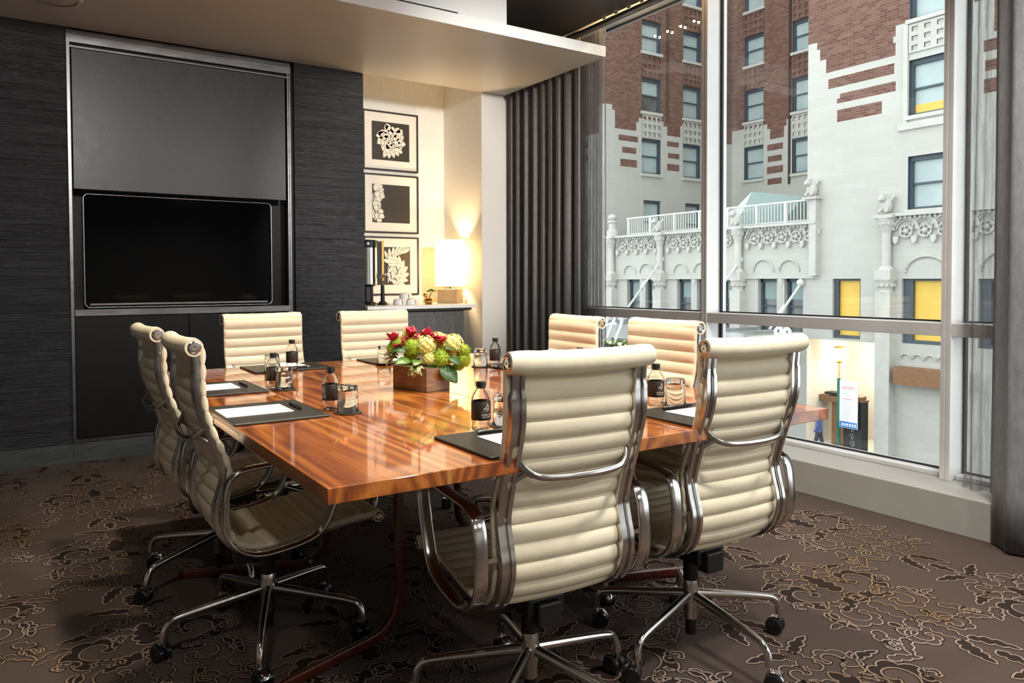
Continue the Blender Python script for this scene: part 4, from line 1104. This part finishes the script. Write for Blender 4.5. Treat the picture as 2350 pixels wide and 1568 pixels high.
def column_set(parent, u, fn, label=None):
    g = MB(); w = .16
    ax = fn(u, 0, .17)
    g.lathe([(w, 1.62), (w * .97, 2.9)], (ax[0], ax[1], 0), 14)
    g.lathe([(w * 1.0, 2.80), (w * 1.25, 2.95), (w * 1.9, 3.25), (w * 2.0, 3.32)], (ax[0], ax[1], 0), 14)
    fbox(g, fn, u - .36, u + .36, 3.32, 3.44, -.1, .46)
    for a in range(8): g.sphere((ax[0] + .22 * math.cos(a * PI / 4), ax[1] + .22 * math.sin(a * PI / 4), 3.12), .08, 6, 4)
    fbox(g, fn, u - .30, u + .30, 1.14, 1.50, -.1, .44); g.lathe([(.26, 1.50), (.22, 1.56), (.20, 1.62)], (ax[0], ax[1], 0), 14)
    for a in range(10): g.sphere((ax[0] + .25 * math.cos(a * PI / 5), ax[1] + .25 * math.sin(a * PI / 5), .94), .085, 6, 4)
    g.lathe([(.26, .70), (.22, .76), (.25, .92), (.34, 1.14)], (ax[0], ax[1], 0), 14)
    fbox(g, fn, u - .27, u + .27, -5.4, .70, -.1, .40)
    return obj('column', g, M['trimwhite'], parent, smooth=40)
def gargoyle(parent, u, fn, z=3.44):
    g = MB(); c = fn(u, z, .2)
    g.sphere((c[0], c[1], z + .28), .25, 12, 8, .9, .8, 1.15); g.sphere((c[0] - .22, c[1] + .03, z + .52), .15, 10, 8, 1.2, .8, .9)
    g.sphere((c[0] - .36, c[1] + .03, z + .48), .07, 8, 6)
    for s in (-1, 1):
        g.tube([(c[0], c[1] + s * .10, z + .4), (c[0] + .10, c[1] + s * .24, z + .62), (c[0] + .15, c[1] + s * .30, z + .50)], [.07, .05, .02], 6)
        g.tube([(c[0] - .1, c[1] + s * .1, z + .2), (c[0] - .28, c[1] + s * .12, z + .02)], [.07, .05], 6)
        g.sphere((c[0] - .18, c[1] + s * .08, z + .66), .045, 6, 4)
    return obj('gargoyle', g, M['trimwhite'], parent, smooth=60)
def dentils(mb, u0, u1, z, fn):
    n = int((u1 - u0) / .17)
    for k in range(n): fbox(mb, fn, u0 + .17 * k, u0 + .17 * k + .09, z - .11, z, 0, .16)

# ---- podium with terrace
pb = thing('podium_building', 'white ornamental two storey podium with terrace below the brick tower', 'building', (0, 0, 0))
wl = [(27.81, 28.74), (26.60, 27.40), (24.38, 25.26), (23.15, 24.03), (22.0, 22.6), (19.69, 20.63), (18.46, 19.33)]
m = MB(); facade(m, fB, 18.301, 30.4, -5.4, 3.32, [(a, b, -.95, 1.19, 0) for a, b in wl], [], .35)
m.add([fB(18.301, 3.32, 0), fB(30.4, 3.32, 0), (XM, 30.4, 3.32), (XM, 18.301, 3.32)], [(0, 1, 2, 3)])
m.add([fB(30.4, -5.4, 0), fB(30.4, 3.32, 0), (XM, 30.4, 3.32), (XM, 30.4, -5.4)], [(0, 1, 2, 3)])
obj('wall', m, M['terra'], pb, smooth=0, recalc=False)
m = MB(); fbox(m, fB, 17.75, 30.4, 3.32, 3.43, -.1, .32); dentils(m, 17.9, 30.2, 3.32, fB); fbox(m, fB, 17.75, 30.4, 1.20, 1.27, -.05, .10); obj('cornice', m, M['trimwhite'], pb, smooth=0)
m = MB(); roundel_frieze(m, [20.77, 20.09, 19.42, 18.75, 18.14], 2.87, .30, fB); roundel_frieze(m, [29.0, 28.29, 27.59, 26.92], 2.87, .30, fB); roundel_frieze(m, [25.42, 24.77, 24.12, 23.47, 22.82, 22.2], 2.87, .30, fB)
corbels(m, [21.1, 20.43, 19.75, 19.08, 18.44], 2.55, fB); corbels(m, [29.35, 28.64, 27.94, 27.25, 26.6], 2.55, fB); corbels(m, [25.75, 25.1, 24.45, 23.8, 23.15, 22.5], 2.55, fB)
obj('frieze', m, M['trimwhite'], pb, smooth=50)
m = MB()
for a, b in ((28.94, 28.09), (27.78, 26.82), (25.45, 24.60), (24.2, 23.3), (20.85, 19.86), (19.56, 18.64)):
    c, r = (a + b) / 2, abs(a - b) / 2
    m.tube([fB(c + r * math.cos(k * PI / 20), 1.50 + r * .98 * math.sin(k * PI / 20), .03) for k in range(21)], .045, 6)
obj('blind_arch', m, M['trimwhite'], pb, smooth=60)
for a, b in wl:
    m = MB(); f = .10
    fbox(m, fB, a, a + f, -.95, 1.19, -.34, -.2); fbox(m, fB, b - f, b, -.95, 1.19, -.34, -.2); fbox(m, fB, a, b, 1.07, 1.19, -.34, -.2); fbox(m, fB, a, b, .02, .09, -.34, -.22)
    w = obj('window', m, M['sash'], pb, smooth=0)
    p = MB(); fbox(p, fB, a + f, b - f, -.95, 1.08, -.36, -.31); obj('pane', p, M['blinddark'], w, smooth=0)
    p = MB(); fbox(p, fB, a + f + .05, b - f - .05, .35, 1.06, -.305, -.29); obj('roller_blind', p, M['tentgreen'], w, smooth=0)
for u in (27.60, 24.2, 19.51): 
    g = MB(); c = fB(u, 0, -.06); g.lathe([(.10, -.9), (.10, .85), (.17, 1.1), (.17, 1.19)], (c[0], c[1], 0), 12); obj('colonette', g, M['trimwhite'], pb, smooth=40)
for u in (29.75, 26.22, 21.53): column_set(pb, u, fB)
for u in (26.3, 21.6): gargoyle(pb, u, fB)
g = MB(); c = fB(29.72, 0, .12); g.lathe([(.30, 3.44), (.30, 3.72), (.20, 3.78), (.20, 4.1), (.27, 4.14), (.27, 4.22), (.16, 4.26), (.25, 4.38), (.20, 4.52), (.02, 4.60)], (c[0], c[1], 0), 16); obj('finial', g, M['trimwhite'], pb, smooth=40)
g = MB(); fbox(g, fB, 17.73, 18.02, 1.3, 4.3, -.1, .28); fbox(g, fB, 17.62, 18.25, 4.26, 4.36, -.1, .42); obj('pier', g, M['trimwhite'], pb, smooth=0); gargoyle(pb, 17.95, fB, 4.36)
# terrace railing, tent
rl = thing('terrace_railing', 'white iron terrace railing on top of the white podium', 'railing', (0, 0, 0))
m = MB(); fbox(m, fB, 18.05, 29.1, 4.29, 4.36, -.36, -.28); obj('top_rail', m, M['rail'], rl, smooth=0)
m = MB(); fbox(m, fB, 18.05, 29.1, 3.50, 3.55, -.35, -.29); obj('bottom_rail', m, M['rail'], rl, smooth=0)
for u in (28.97, 27.36, 25.75, 24.14, 22.5, 20.95, 19.5, 18.1):
    m = MB(); fbox(m, fB, u - .055, u + .055, 3.43, 4.29, -.375, -.265); obj('post', m, M['rail'], rl, smooth=0)
m = MB(); u = 18.2
while u < 29.0:
    fbox(m, fB, u - .016, u + .016, 3.52, 4.30, -.335, -.305); u += .155
o = obj('baluster', m, M['rail'], rl, smooth=0); o['kind'] = 'stuff'
tn = thing('terrace_tent', 'pale green and white canvas tent standing on the terrace behind the railing', 'tent', (0, 0, 0))
P = dict(a=(30.2, 25.7, 3.32), b=(30.2, 25.7, 4.5), c=(30.0, 24.2, 5.45), d=(30.0, 21.3, 4.95), e=(29.6, 22.6, 4.55), f=(29.6, 22.6, 3.32), g=(32.0, 21.2, 4.7), h=(32.0, 21.2, 3.32), i=(32.5, 25.6, 4.5), j=(32.5, 25.6, 3.32), k=(29.3, 24.2, 3.32), l=(29.3, 24.2, 4.4))
V = {k: Vector(p) for k, p in P.items()}
m = MB(); m.add([V['b'], V['c'], V['l']], [(0, 1, 2)]); m.add([V['a'], V['b'], V['l'], V['k']], [(0, 1, 2, 3)]); m.add([V['b'], V['i'], V['c']], [(0, 1, 2)]); m.add([V['a'], V['j'], V['i'], V['b']], [(0, 1, 2, 3)])
obj('front_canvas', m, M['tentwhite'], tn, smooth=0, recalc=False)
m = MB(); m.add([V['c'], V['d'], V['e'], V['l']], [(0, 1, 2, 3)]); m.add([V['l'], V['e'], V['f'], V['k']], [(0, 1, 2, 3)]); m.add([V['e'], V['d'], V['g'], V['h'], V['f']], [(0, 1, 2, 3, 4)]); m.add([V['c'], V['i'], V['g'], V['d']], [(0, 1, 2, 3)])
obj('side_canvas', m, M['tentgreen'], tn, smooth=0, recalc=False)

# ---- corner block
cb_ = thing('corner_building', 'white and brick corner building nearest in the view, with yellow lit windows', 'building', (0, 0, 0))
U0 = 18.30
cols = [(12.55, 14.31), (5.6, 7.4)]
hol = []
wr = [(12.06, 10.13), (8.74, 6.82), (5.42, 3.57)]
for a, b in wr: hol += [(c[0], c[1], b, a, 2) for c in cols]
yel = [(16.03, 17.17, -1.08, 1.18, 1), (12.5, 14.49, -1.10, 1.17, 1), (10.2, 11.97, -1.1, 1.16, 1)]
lob = (15.35, 18.29, -5.4, -1.16, 1)
z = [(-9, U0, -6, 9.05, 1), (17.91, U0, 9, 10.32, 1), (17.78, U0, 9, 10.02, 1), (17.52, U0, 9, 9.58, 1), (12.2, 14.80, 9, 10.08, 1), (14.7, 14.89, 9.5, 9.72, 1)]
for s0, s1 in ((14.84, 17.42), (10.8, 11.5)):
    pass
z += [(14.84, 17.42, 8.42, 8.79, 0), (14.78, 16.93, 7.98, 8.145, 0), (14.78, 17.05, 7.80, 7.98, 0), (15.28, 17.04, 7.10, 7.55, 0)]
z += [(10.3, 12.2, 9, 10.08, 1), (8.6, 11.9, 8.42, 8.79, 0), (9.0, 11.85, 7.80, 8.145, 0), (9.0, 11.88, 7.10, 7.55, 0), (8.6, 12.2, 9.0, 10.1, 0), (11.6, 12.2, 9, 10.1, 1)]
m = MB(); facade(m, fB, -9, U0, -5.4, 24, hol + yel + [lob], z, .32)
m.add([fB(U0, -5.4, 0), fB(U0, 24, 0), (XM, U0, 24), (XM, U0, -5.4)], [(0, 1, 2, 3)], 1)
m.add([fB(U0, 24, 0), fB(-9, 24, 0), (XM, -9, 24), (XM, U0, 24)], [(0, 1, 2, 3)], 1)
obj('wall', m, [M['brick'], M['terra'], M['sash']], cb_, smooth=0, recalc=False)
for a, b in wr:
    for c in cols:
        w = sash_window(cb_, fB, c[0], c[1], b, a, .30, .50)
        if a == 8.74 and c[0] > 10:
            p = MB(); fbox(p, fB, c[0] + .1, c[1] - .1, b + .1, b + .40, -.28, -.268); obj('lit_lower_strip', p, M['yellow'], w, smooth=0)
for k, c in enumerate(cols): grille(cb_, fB, c[0] + .6 * (0 if k else 1) - .55 * (0 if k else 1), c[1], 8.98, 9.95, 4 if k == 0 else 4, 3, 'terra', .50)
m = MB()
for c in cols:
    for a, b in wr: fbox(m, fB, c[0] - .1, c[1] + .1, b - .14, b, -.1, .10)
    fbox(m, fB, c[0] - .3, c[1] + .35, 6.35, 6.60, -.05, .10); fbox(m, fB, c[1] + .02, c[1] + .18, 6.6, 10.05, -.05, .07)
obj('window_sill', m, M['trimwhite'], cb_, smooth=0)
for a, b, c, d, _ in yel:
    m = MB(); f = .16 if a > 15 else .34
    fbox(m, fB, b - f, b, c, d, -.30, -.12); fbox(m, fB, a, a + .1, c, d, -.30, -.12); fbox(m, fB, a + .1, b - f, d - .08, d, -.30, -.12); fbox(m, fB, a + .1, b - f, c, c + .12, -.30, -.12)
    w = obj('window', m, M['sash'], cb_, smooth=0)
    p = MB(); fbox(p, fB, a + .1, b - f, c + .1, d - .07, -.29, -.26); obj('pane', p, M['yellow'] if a > 12 else M['blinddark'], w, smooth=0)
m = MB(); fbox(m, fB, -9, 15.3, 3.36, 3.48, -.1, .30); dentils(m, -8, 15.1, 3.36, fB); obj('cornice', m, M['trimwhite'], cb_, smooth=0)
m = MB(); ce = [14.33 - .655 * k for k in range(9)]; roundel_frieze(m, ce, 2.83, .30, fB); corbels(m, [c + .33 for c in ce], 2.52, fB); obj('frieze', m, M['trimwhite'], cb_, smooth=50)
m = MB()
for c, r in ((13.62, .72), (10.95, .95)):
    m.tube([fB(c + r * math.cos(k * PI / 22), 1.40 + r * .75 * math.sin(k * PI / 22), .03) for k in range(23)], .05, 6)
obj('blind_arch', m, M['trimwhite'], cb_, smooth=60)
column_set(cb_, 14.96, fB); gargoyle(cb_, 14.96, fB, 3.48)
m = MB(); fbox(m, fB, 12.2, 14.5, -2.50, -1.90, .0, .5); obj('awning_box', m, M['lobbywood'], cb_, smooth=0)
m = MB()
for k in range(5): m.tube([fB(14.3 - .42 * k + .18 * math.cos(i * PI / 10), -1.62 + .16 * math.sin(i * PI / 10), .05) for i in range(11)], .03, 6)
obj('small_arch', m, M['trimwhite'], cb_, smooth=60)
# lobby seen through the street-level opening
m = MB()
m.box(26.02, 29.0, 18.265, 18.4, -5.4, -1.1).box(26.33, 29.0, 15.25, 15.375, -5.4, -1.1).box(29.0, 29.1, 15.25, 18.4, -5.4, -1.1).box(26.3, 29.1, 15.25, 18.4, -1.16, -1.0).box(25.9, 29.1, 15.25, 18.4, -5.5, -5.39)
obj('lobby_room', m, M['lobby'], cb_, smooth=0)
t = thing('lobby_lamp', 'bright brass lamp with white shade glowing in the cream street level lobby', 'lamp', (26.9, 17.45, -2.02))
obj('shade', MB().lathe([(.16, 0), (.24, .05), (.27, .25), (.24, .42), (.14, .46)], n=20), M['shade'], t)
obj('stem', MB().tube([(0, 0, -3.36), (0, 0, 0)], .03, 8, up=(1, 0, 0)).lathe([(.05, .46), (.22, .50), (.20, .54), (.03, .58)], n=16).lathe([(.1, -.1), (.12, -.06), (.05, 0)], n=12).lathe([(.22, -3.38), (.22, -3.33), (.04, -3.28)], n=16), M['gold'], t)
t = thing('reception_desk', 'brown wooden desk in the cream street level lobby behind the white notice', 'desk', (27.3, 17.55, -5.4))
obj('top', MB().box(-.5, .5, -.70, .85, 1.72, 1.95), M['lobbywood'], t, smooth=0)
obj('base', MB().box(-.35, .35, -.45, .25, 0, 1.72), M['lobbywood'], t, smooth=0)
t = thing('counter_screen', 'thin black screen lying on the wooden desk in the lobby', 'screen', (27.1, 17.5, -3.448))
obj('panel', MB().box(-.25, .25, -.5, .55, .05, .13), M['black'], t, smooth=0); obj('foot', MB().box(-.1, .1, -.1, .1, 0, .05), M['black'], t, smooth=0)
# notice stand on the pavement
t = thing('notice_stand', 'white notice with red lines and blue foot on a green-edged stand outside the lobby', 'sign', (25.2, 15.97, -5.4))
obj('post', MB().box(-.03, .03, .34, .44, 0, 2.92), pm('green_post', (.02, .16, .11), .5), t, smooth=0)
nb = obj('notice_board', MB().box(-.02, .02, -.36, .34, 1.13, 2.86), M['paper'], t, smooth=0)
m = MB(); rn = random.Random(4)
for k, zz in enumerate((2.62, 2.56, 2.18)): m.box(-.024, -.0205, -.25 + .05 * k, .25, zz, zz + .018)
obj('red_print', m, pm('red_ink', (.65, .12, .12), .6), nb, smooth=0)
m = MB()
for k in range(14):
    zz = 2.46 - .075 * k - (.12 if k > 2 else 0)
    m.box(-.024, -.0205, .25 - rn.uniform(.25, .48), .25, zz, zz + .012)
obj('grey_print', m, pm('grey_ink', (.42, .44, .48), .6), nb, smooth=0)
bm_ = obj('blue_band', MB().box(-.024, -.0205, -.35, .33, 1.14, 1.36), pm('blue_print', (.05, .22, .62), .5), nb, smooth=0)
m = MB()
for k in range(6): m.box(-.027, -.0235, .25 - .1 * k - .06, .25 - .1 * k, 1.20, 1.30)
obj('white_print', m, M['paper'], bm_, smooth=0)
obj('foot', MB().box(-.3, .3, -.3, .42, 0, .05), M['black'], t, smooth=0)
t = thing('planter_column', 'tall dark pavement column with pale scroll lettering beside the white notice', 'sign', (25.55, 15.90, -5.4))
obj('body', MB().box(-.2, .2, -.36, .36, 0, 2.10), M['planter'], t, smooth=0)
obj('cap', MB().box(-.22, .22, -.38, .30, 2.10, 2.16).box(-.15, .15, -.3, .2, 2.16, 2.28), M['lobbywood'], t, smooth=0)
m = MB()
for k in range(5):
    cz = 1.35 - .27 * k
    m.tube([(-.205, -.02 + (.10 - .01 * i) * math.cos(i * .75) + .04 * math.sin(k), cz + (.12 - .006 * i) * math.sin(i * .75)) for i in range(10)], .012, 5, up=(1, 0, 0))
obj('scroll_lettering', m, M['canopy'], t)
# passer-by in blue
def person(label, loc, yaw):
    me = bpy.data.meshes.new('person'); V = [(0, 0, .95), (0, 0, 1.15), (0, 0, 1.38), (0, .01, 1.52), (.02, 0, 1.60), (.03, 0, 1.70),
         (.0, .17, 1.42), (-.04, .23, 1.16), (.08, .24, .94), (0, -.17, 1.42), (.02, -.23, 1.16), (.14, -.22, .96), (0, .09, .90), (.10, .10, .50), (.02, .10, .08), (.14, .10, .04), (0, -.09, .90), (-.08, -.10, .50), (-.20, -.10, .10), (-.10, -.10, .04)]
    E = [(0, 1), (1, 2), (2, 3), (3, 4), (4, 5), (2, 6), (6, 7), (7, 8), (2, 9), (9, 10), (10, 11), (0, 12), (12, 13), (13, 14), (14, 15), (0, 16), (16, 17), (17, 18), (18, 19)]
    rad = [.14, .13, .15, .06, .085, .10, .065, .05, .035, .065, .05, .035, .09, .065, .045, .04, .09, .065, .045, .04]
    me.from_pydata(V, E, []); o = bpy.data.objects.new('person', me); link(o); o.location = loc; o.rotation_euler = (0, 0, yaw)
    sk = o.modifiers.new('skin', 'SKIN'); sv = me.skin_vertices[0].data
    for i, r_ in enumerate(rad): sv[i].radius = (r_, r_)
    sv[0].use_root = True
    o.modifiers.new('sub', 'SUBSURF').levels = 1; o.modifiers['sub'].render_levels = 2
    q = NT('person_blue_clothes'); c = q.n('ShaderNodeTexCoord'); s = q.n('ShaderNodeSeparateXYZ'); q.t.links.new(c.outputs['Object'], s.inputs[0])
    col = q.ramp(q.math('DIVIDE', s.outputs[2], 1.8), [(0, (.03, .03, .05)), (.52, (.09, .13, .30)), (.845, (.50, .30, .24)), (.95, (.06, .04, .03))], 'CONSTANT')
    me.materials.append(q.done(q.prin(**{'Base Color': col, 'Roughness': .8})))
    return tag(o, label, 'person')
person('person in blue walking past the lobby entrance on the pavement', (24.6, 16.75, -5.4), D(100))
# canopy with script letters
cn = thing('entrance_canopy', 'grey metal entrance canopy hung by rods over the pavement', 'canopy', (0, 0, 0))
m = MB().box(22.6, 26.0, 18.6, 29.4, -1.35, -.95).box(22.5, 22.75, 18.5, 29.5, -1.45, -.85)
for k in range(7): m.box(22.8, 25.9, 19 + 1.55 * k, 19.08 + 1.55 * k, -.95, -.82)
obj('roof', m, M['canopy'], cn, smooth=0)
for u, x0, z0, z1 in ((26.2, 23.2, 2.16, -.70), (21.5, 23.2, 2.02, -.6), (18.5, 24.0, 1.03, -.75)):
    m = MB().tube([(25.95, u, z0), (x0, u, z1)], .05, 8).sphere((25.9, u, z0), .16, 8, 6).tube([(24.9, u, z0 + (z1 - z0) * 1.0 / (25.95 - x0)), (24.6, u, z0 + (z1 - z0) * 1.35 / (25.95 - x0))], .085, 8)
    obj('support_rod', m, M['rail'], cn)
sg = thing('script_sign', 'white script letters standing on the front edge of the entrance canopy', 'sign', (22.0, 25.05, -1.05))
M['letter'] = pm('white_sign_letter', (.85, .88, .9), .4)
def stroke(pts, r): return MB().tube(catmull([(-.05, -u, v) for u, v in pts], 5), r, 8, up=(1, 0, 0))
obj('letter', stroke([(-.9, -.05), (-.7, .1), (-.45, .55), (-.2, .8)], .075), M['letter'], sg)
obj('letter', stroke([(-.5, -.35), (-.3, 0), (-.05, .45), (.2, .8), (.3, .55)], .075).tube(catmull([(-.05, .6, .15), (-.05, .2, .3), (-.05, -.1, .28)], 5), .06, 8, up=(1, 0, 0)), M['letter'], sg)
obj('letter', stroke([(.05, -.4), (.35, .1), (.5, .55), (.6, .75)], .075), M['letter'], sg)
s2 = thing('script_sign', 'small white looped script sign at the canopy end above the lobby', 'sign', (22.5, 16.9, -.95))
obj('letter', stroke([(-.35, -.15), (-.1, .05), (.1, .28), (.0, .42), (-.15, .25), (.1, -.05), (.35, .1), (.45, .3), (.3, .4), (.2, .2)], .06), M['letter'], s2)
obj('bracket', MB().box(-.04, .02, -.5, .5, -.25, -.12).box(-.06, .08, -.08, .08, -.5, -.12), M['canopy'], s2, smooth=0)
# flower planters along the pavement
rp = random.Random(9)
def planter(i, x, y, z0):
    t = thing('flower_planter', 'black pavement planter with white and yellow flowers under the script letters', 'planter', (x, y, z0), group='pavement flower planters')
    obj('tub', MB().box(-.25, .25, -.22, .22, 0, .42), M['planter'], t, smooth=0)
    m = MB(); m2 = MB()
    for k in range(26):
        c = (rp.uniform(-.3, .3), rp.uniform(-.3, .3), .44 + rp.uniform(0, .18))
        (m if k % 2 else m2).sphere(c, rp.uniform(.05, .09), 6, 4)
    obj('blossoms', m, M['flowerwhite'], t); obj('foliage', m2, M['leafmid'], t)
for i, (y, z0) in enumerate(((25.32, -2.12), (24.70, -2.12), (25.15, -2.84), (24.55, -2.84))):
    planter(i, 22.0, y, z0)
t = thing('planter_rack', 'stepped stand carrying the flower planters with warm lights behind', 'stand', (22.0, 24.9, -5.4))
obj('shelf', MB().box(-.26, .4, -1.2, 1.0, 3.20, 3.278).box(-.26, .4, -1.2, 1.0, 2.48, 2.558).box(-.2, .3, -1.1, -.98, 0, 2.48).box(-.2, .3, .78, .9, 0, 2.48).box(.32, .4, -1.2, 1.0, 2.558, 3.20), M['planter'], t, smooth=0)
for k in range(3):
    obj('glow_panel', MB().box(.26, .31, -.9 + .62 * k, -.65 + .62 * k, 2.6, 3.1).box(.35, .39, -.9 + .62 * k, -.65 + .62 * k, 3.3, 3.7), M['orange'], t, smooth=0)
st = struct('street', MB().box(4.2, 45, -14, 50, -5.7, -5.4), M['street'], smooth=0)
WORLD = 3.0; EXPO = -0.08
# ================================================================== LIGHT
w = bpy.data.worlds.new('overcast'); SC.world = w; w.use_nodes = True
nt = w.node_tree; nt.nodes.clear()
o_ = nt.nodes.new('ShaderNodeOutputWorld'); b_ = nt.nodes.new('ShaderNodeBackground'); b_.inputs[1].default_value = WORLD
b_.inputs[0].default_value = (.94, .975, 1, 1)
nt.links.new(b_.outputs[0], o_.inputs[0])
def lamp(name, ty, loc, e, col=(1, .82, .60), r=.05, rot=None, spot=None, blend=.6, size=None):
    l = bpy.data.lights.new(name, ty); l.energy = e; l.color = col
    if ty in ('POINT', 'SPOT'): l.shadow_soft_size = r
    if ty == 'SPOT': l.spot_size = math.radians(spot); l.spot_blend = blend
    if ty == 'AREA': l.shape = 'RECTANGLE'; l.size, l.size_y = size
    o = bpy.data.objects.new(name, l); o.location = loc
    if rot: o.rotation_euler = rot
    COL.objects.link(o); return o
def aim(o, p): o.rotation_euler = (Vector(p) - o.location).to_track_quat('-Z', 'Y').to_euler()
for x, y in ((.95, 1.95), (1.75, 1.95), (.95, 3.2), (1.75, 3.2)):
    lamp('table_downlight', 'SPOT', (x, y, 3.0), 150, (1, .87, .70), .06, (0, 0, 0), 86, .6)
for x, y, e in ((1.55, .40, 300), (2.65, .8, 250), (1.1, -2.55, 120), (2.7, -2.4, 300)):
    lamp('room_fill_spot', 'SPOT', (x, y, 3.0), e, (1, .95, .88), .14, (0, 0, 0), 160, .8)  # unseen overhead spots, mostly added fill; the weakest follows a panel highlight
lamp('shade_bulb', 'POINT', (3.178, 5.80, 1.30), 55, (1, .70, .36), .05)
lamp('lobby_light', 'POINT', (27.4, 16.6, -1.9), 160, (1, .90, .76), .4)
for x, y, p, e in ((.2, -.2, (.05, 5.5, 1.9), 330), (.6, -2.6, (.9, 5.5, 1.0), 110), (2.4, -2.4, (3.1, 5.5, 1.6), 300)):
    l = lamp('wall_fill_spot', 'SPOT', (x, y, 2.95), e, (1, .96, .90), .10, spot=44, blend=.9); aim(l, p)  # unseen, added to brighten the far wall; the strongest is placed from its highlight
l = lamp('niche_fill_spot', 'SPOT', (2.1, -1.6, 2.83), 1500, (1, .96, .90), .08, spot=24, blend=.75); aim(l, (2.92, 6.0, 1.72))  # added narrow spot without a fitting, lights the niche from the front
l = lamp('seat_fill_spot', 'SPOT', (-.35, .2, 3.0), 90, (1, .93, .82), .10, spot=50, blend=.9); aim(l, (.62, 2.35, .5))  # unseen spot added to lift the seat of the side-on chair
l = lamp('drape_fill_spot', 'SPOT', (2.2, -1.2, 2.95), 170, (1, .97, .93), .10, spot=40, blend=.8); aim(l, (3.4, 1.1, 1.4))  # no such fitting known; added to brighten the right charcoal curtain
l = lamp('cove_strip', 'AREA', (3.66, 3.9, 3.22), 5, (1, .62, .30), rot=(0, 0, 0), size=(.05, 1.6))

# ------------------------------------------------------------------ camera (vertical-shift lens, nearly level)
F_PX, YAW, PITCH, ROLL, CY = 1721.09494, .583135444, -.0270276264, -.00347751489, 690.966172
cam = bpy.data.cameras.new('camera'); co = bpy.data.objects.new('camera', cam); COL.objects.link(co)
fw = Vector((math.sin(YAW) * math.cos(PITCH), math.cos(YAW) * math.cos(PITCH), math.sin(PITCH)))
r0 = Vector((math.cos(YAW), -math.sin(YAW), 0)); u0 = r0.cross(fw)
c_, s_ = math.cos(ROLL), math.sin(ROLL)
rt = c_ * r0 + s_ * u0; up = -s_ * r0 + c_ * u0
co.matrix_world = Matrix(((rt.x, up.x, -fw.x, 0), (rt.y, up.y, -fw.y, 0), (rt.z, up.z, -fw.z, 1.15), (0, 0, 0, 1)))
cam.sensor_fit = 'HORIZONTAL'; cam.sensor_width = 36; cam.lens = F_PX / 2350 * 36
cam.shift_x = 0; cam.shift_y = -(784 - CY) / 2350
cam.clip_start = .05; cam.clip_end = 300
SC.camera = co

SC.view_settings.view_transform = 'Standard'; SC.view_settings.look = 'None'
SC.view_settings.exposure = EXPO; SC.view_settings.gamma = 1; SC.view_settings.use_curve_mapping = False
cy_ = SC.cycles
cy_.max_bounces = 8; cy_.diffuse_bounces = 4; cy_.glossy_bounces = 4; cy_.transmission_bounces = 8; cy_.transparent_max_bounces = 16
cy_.caustics_reflective = False; cy_.caustics_refractive = False; cy_.blur_glossy = .5
cy_.sample_clamp_indirect = 4.0; cy_.use_denoising = True; cy_.use_adaptive_sampling = True; cy_.adaptive_threshold = .015
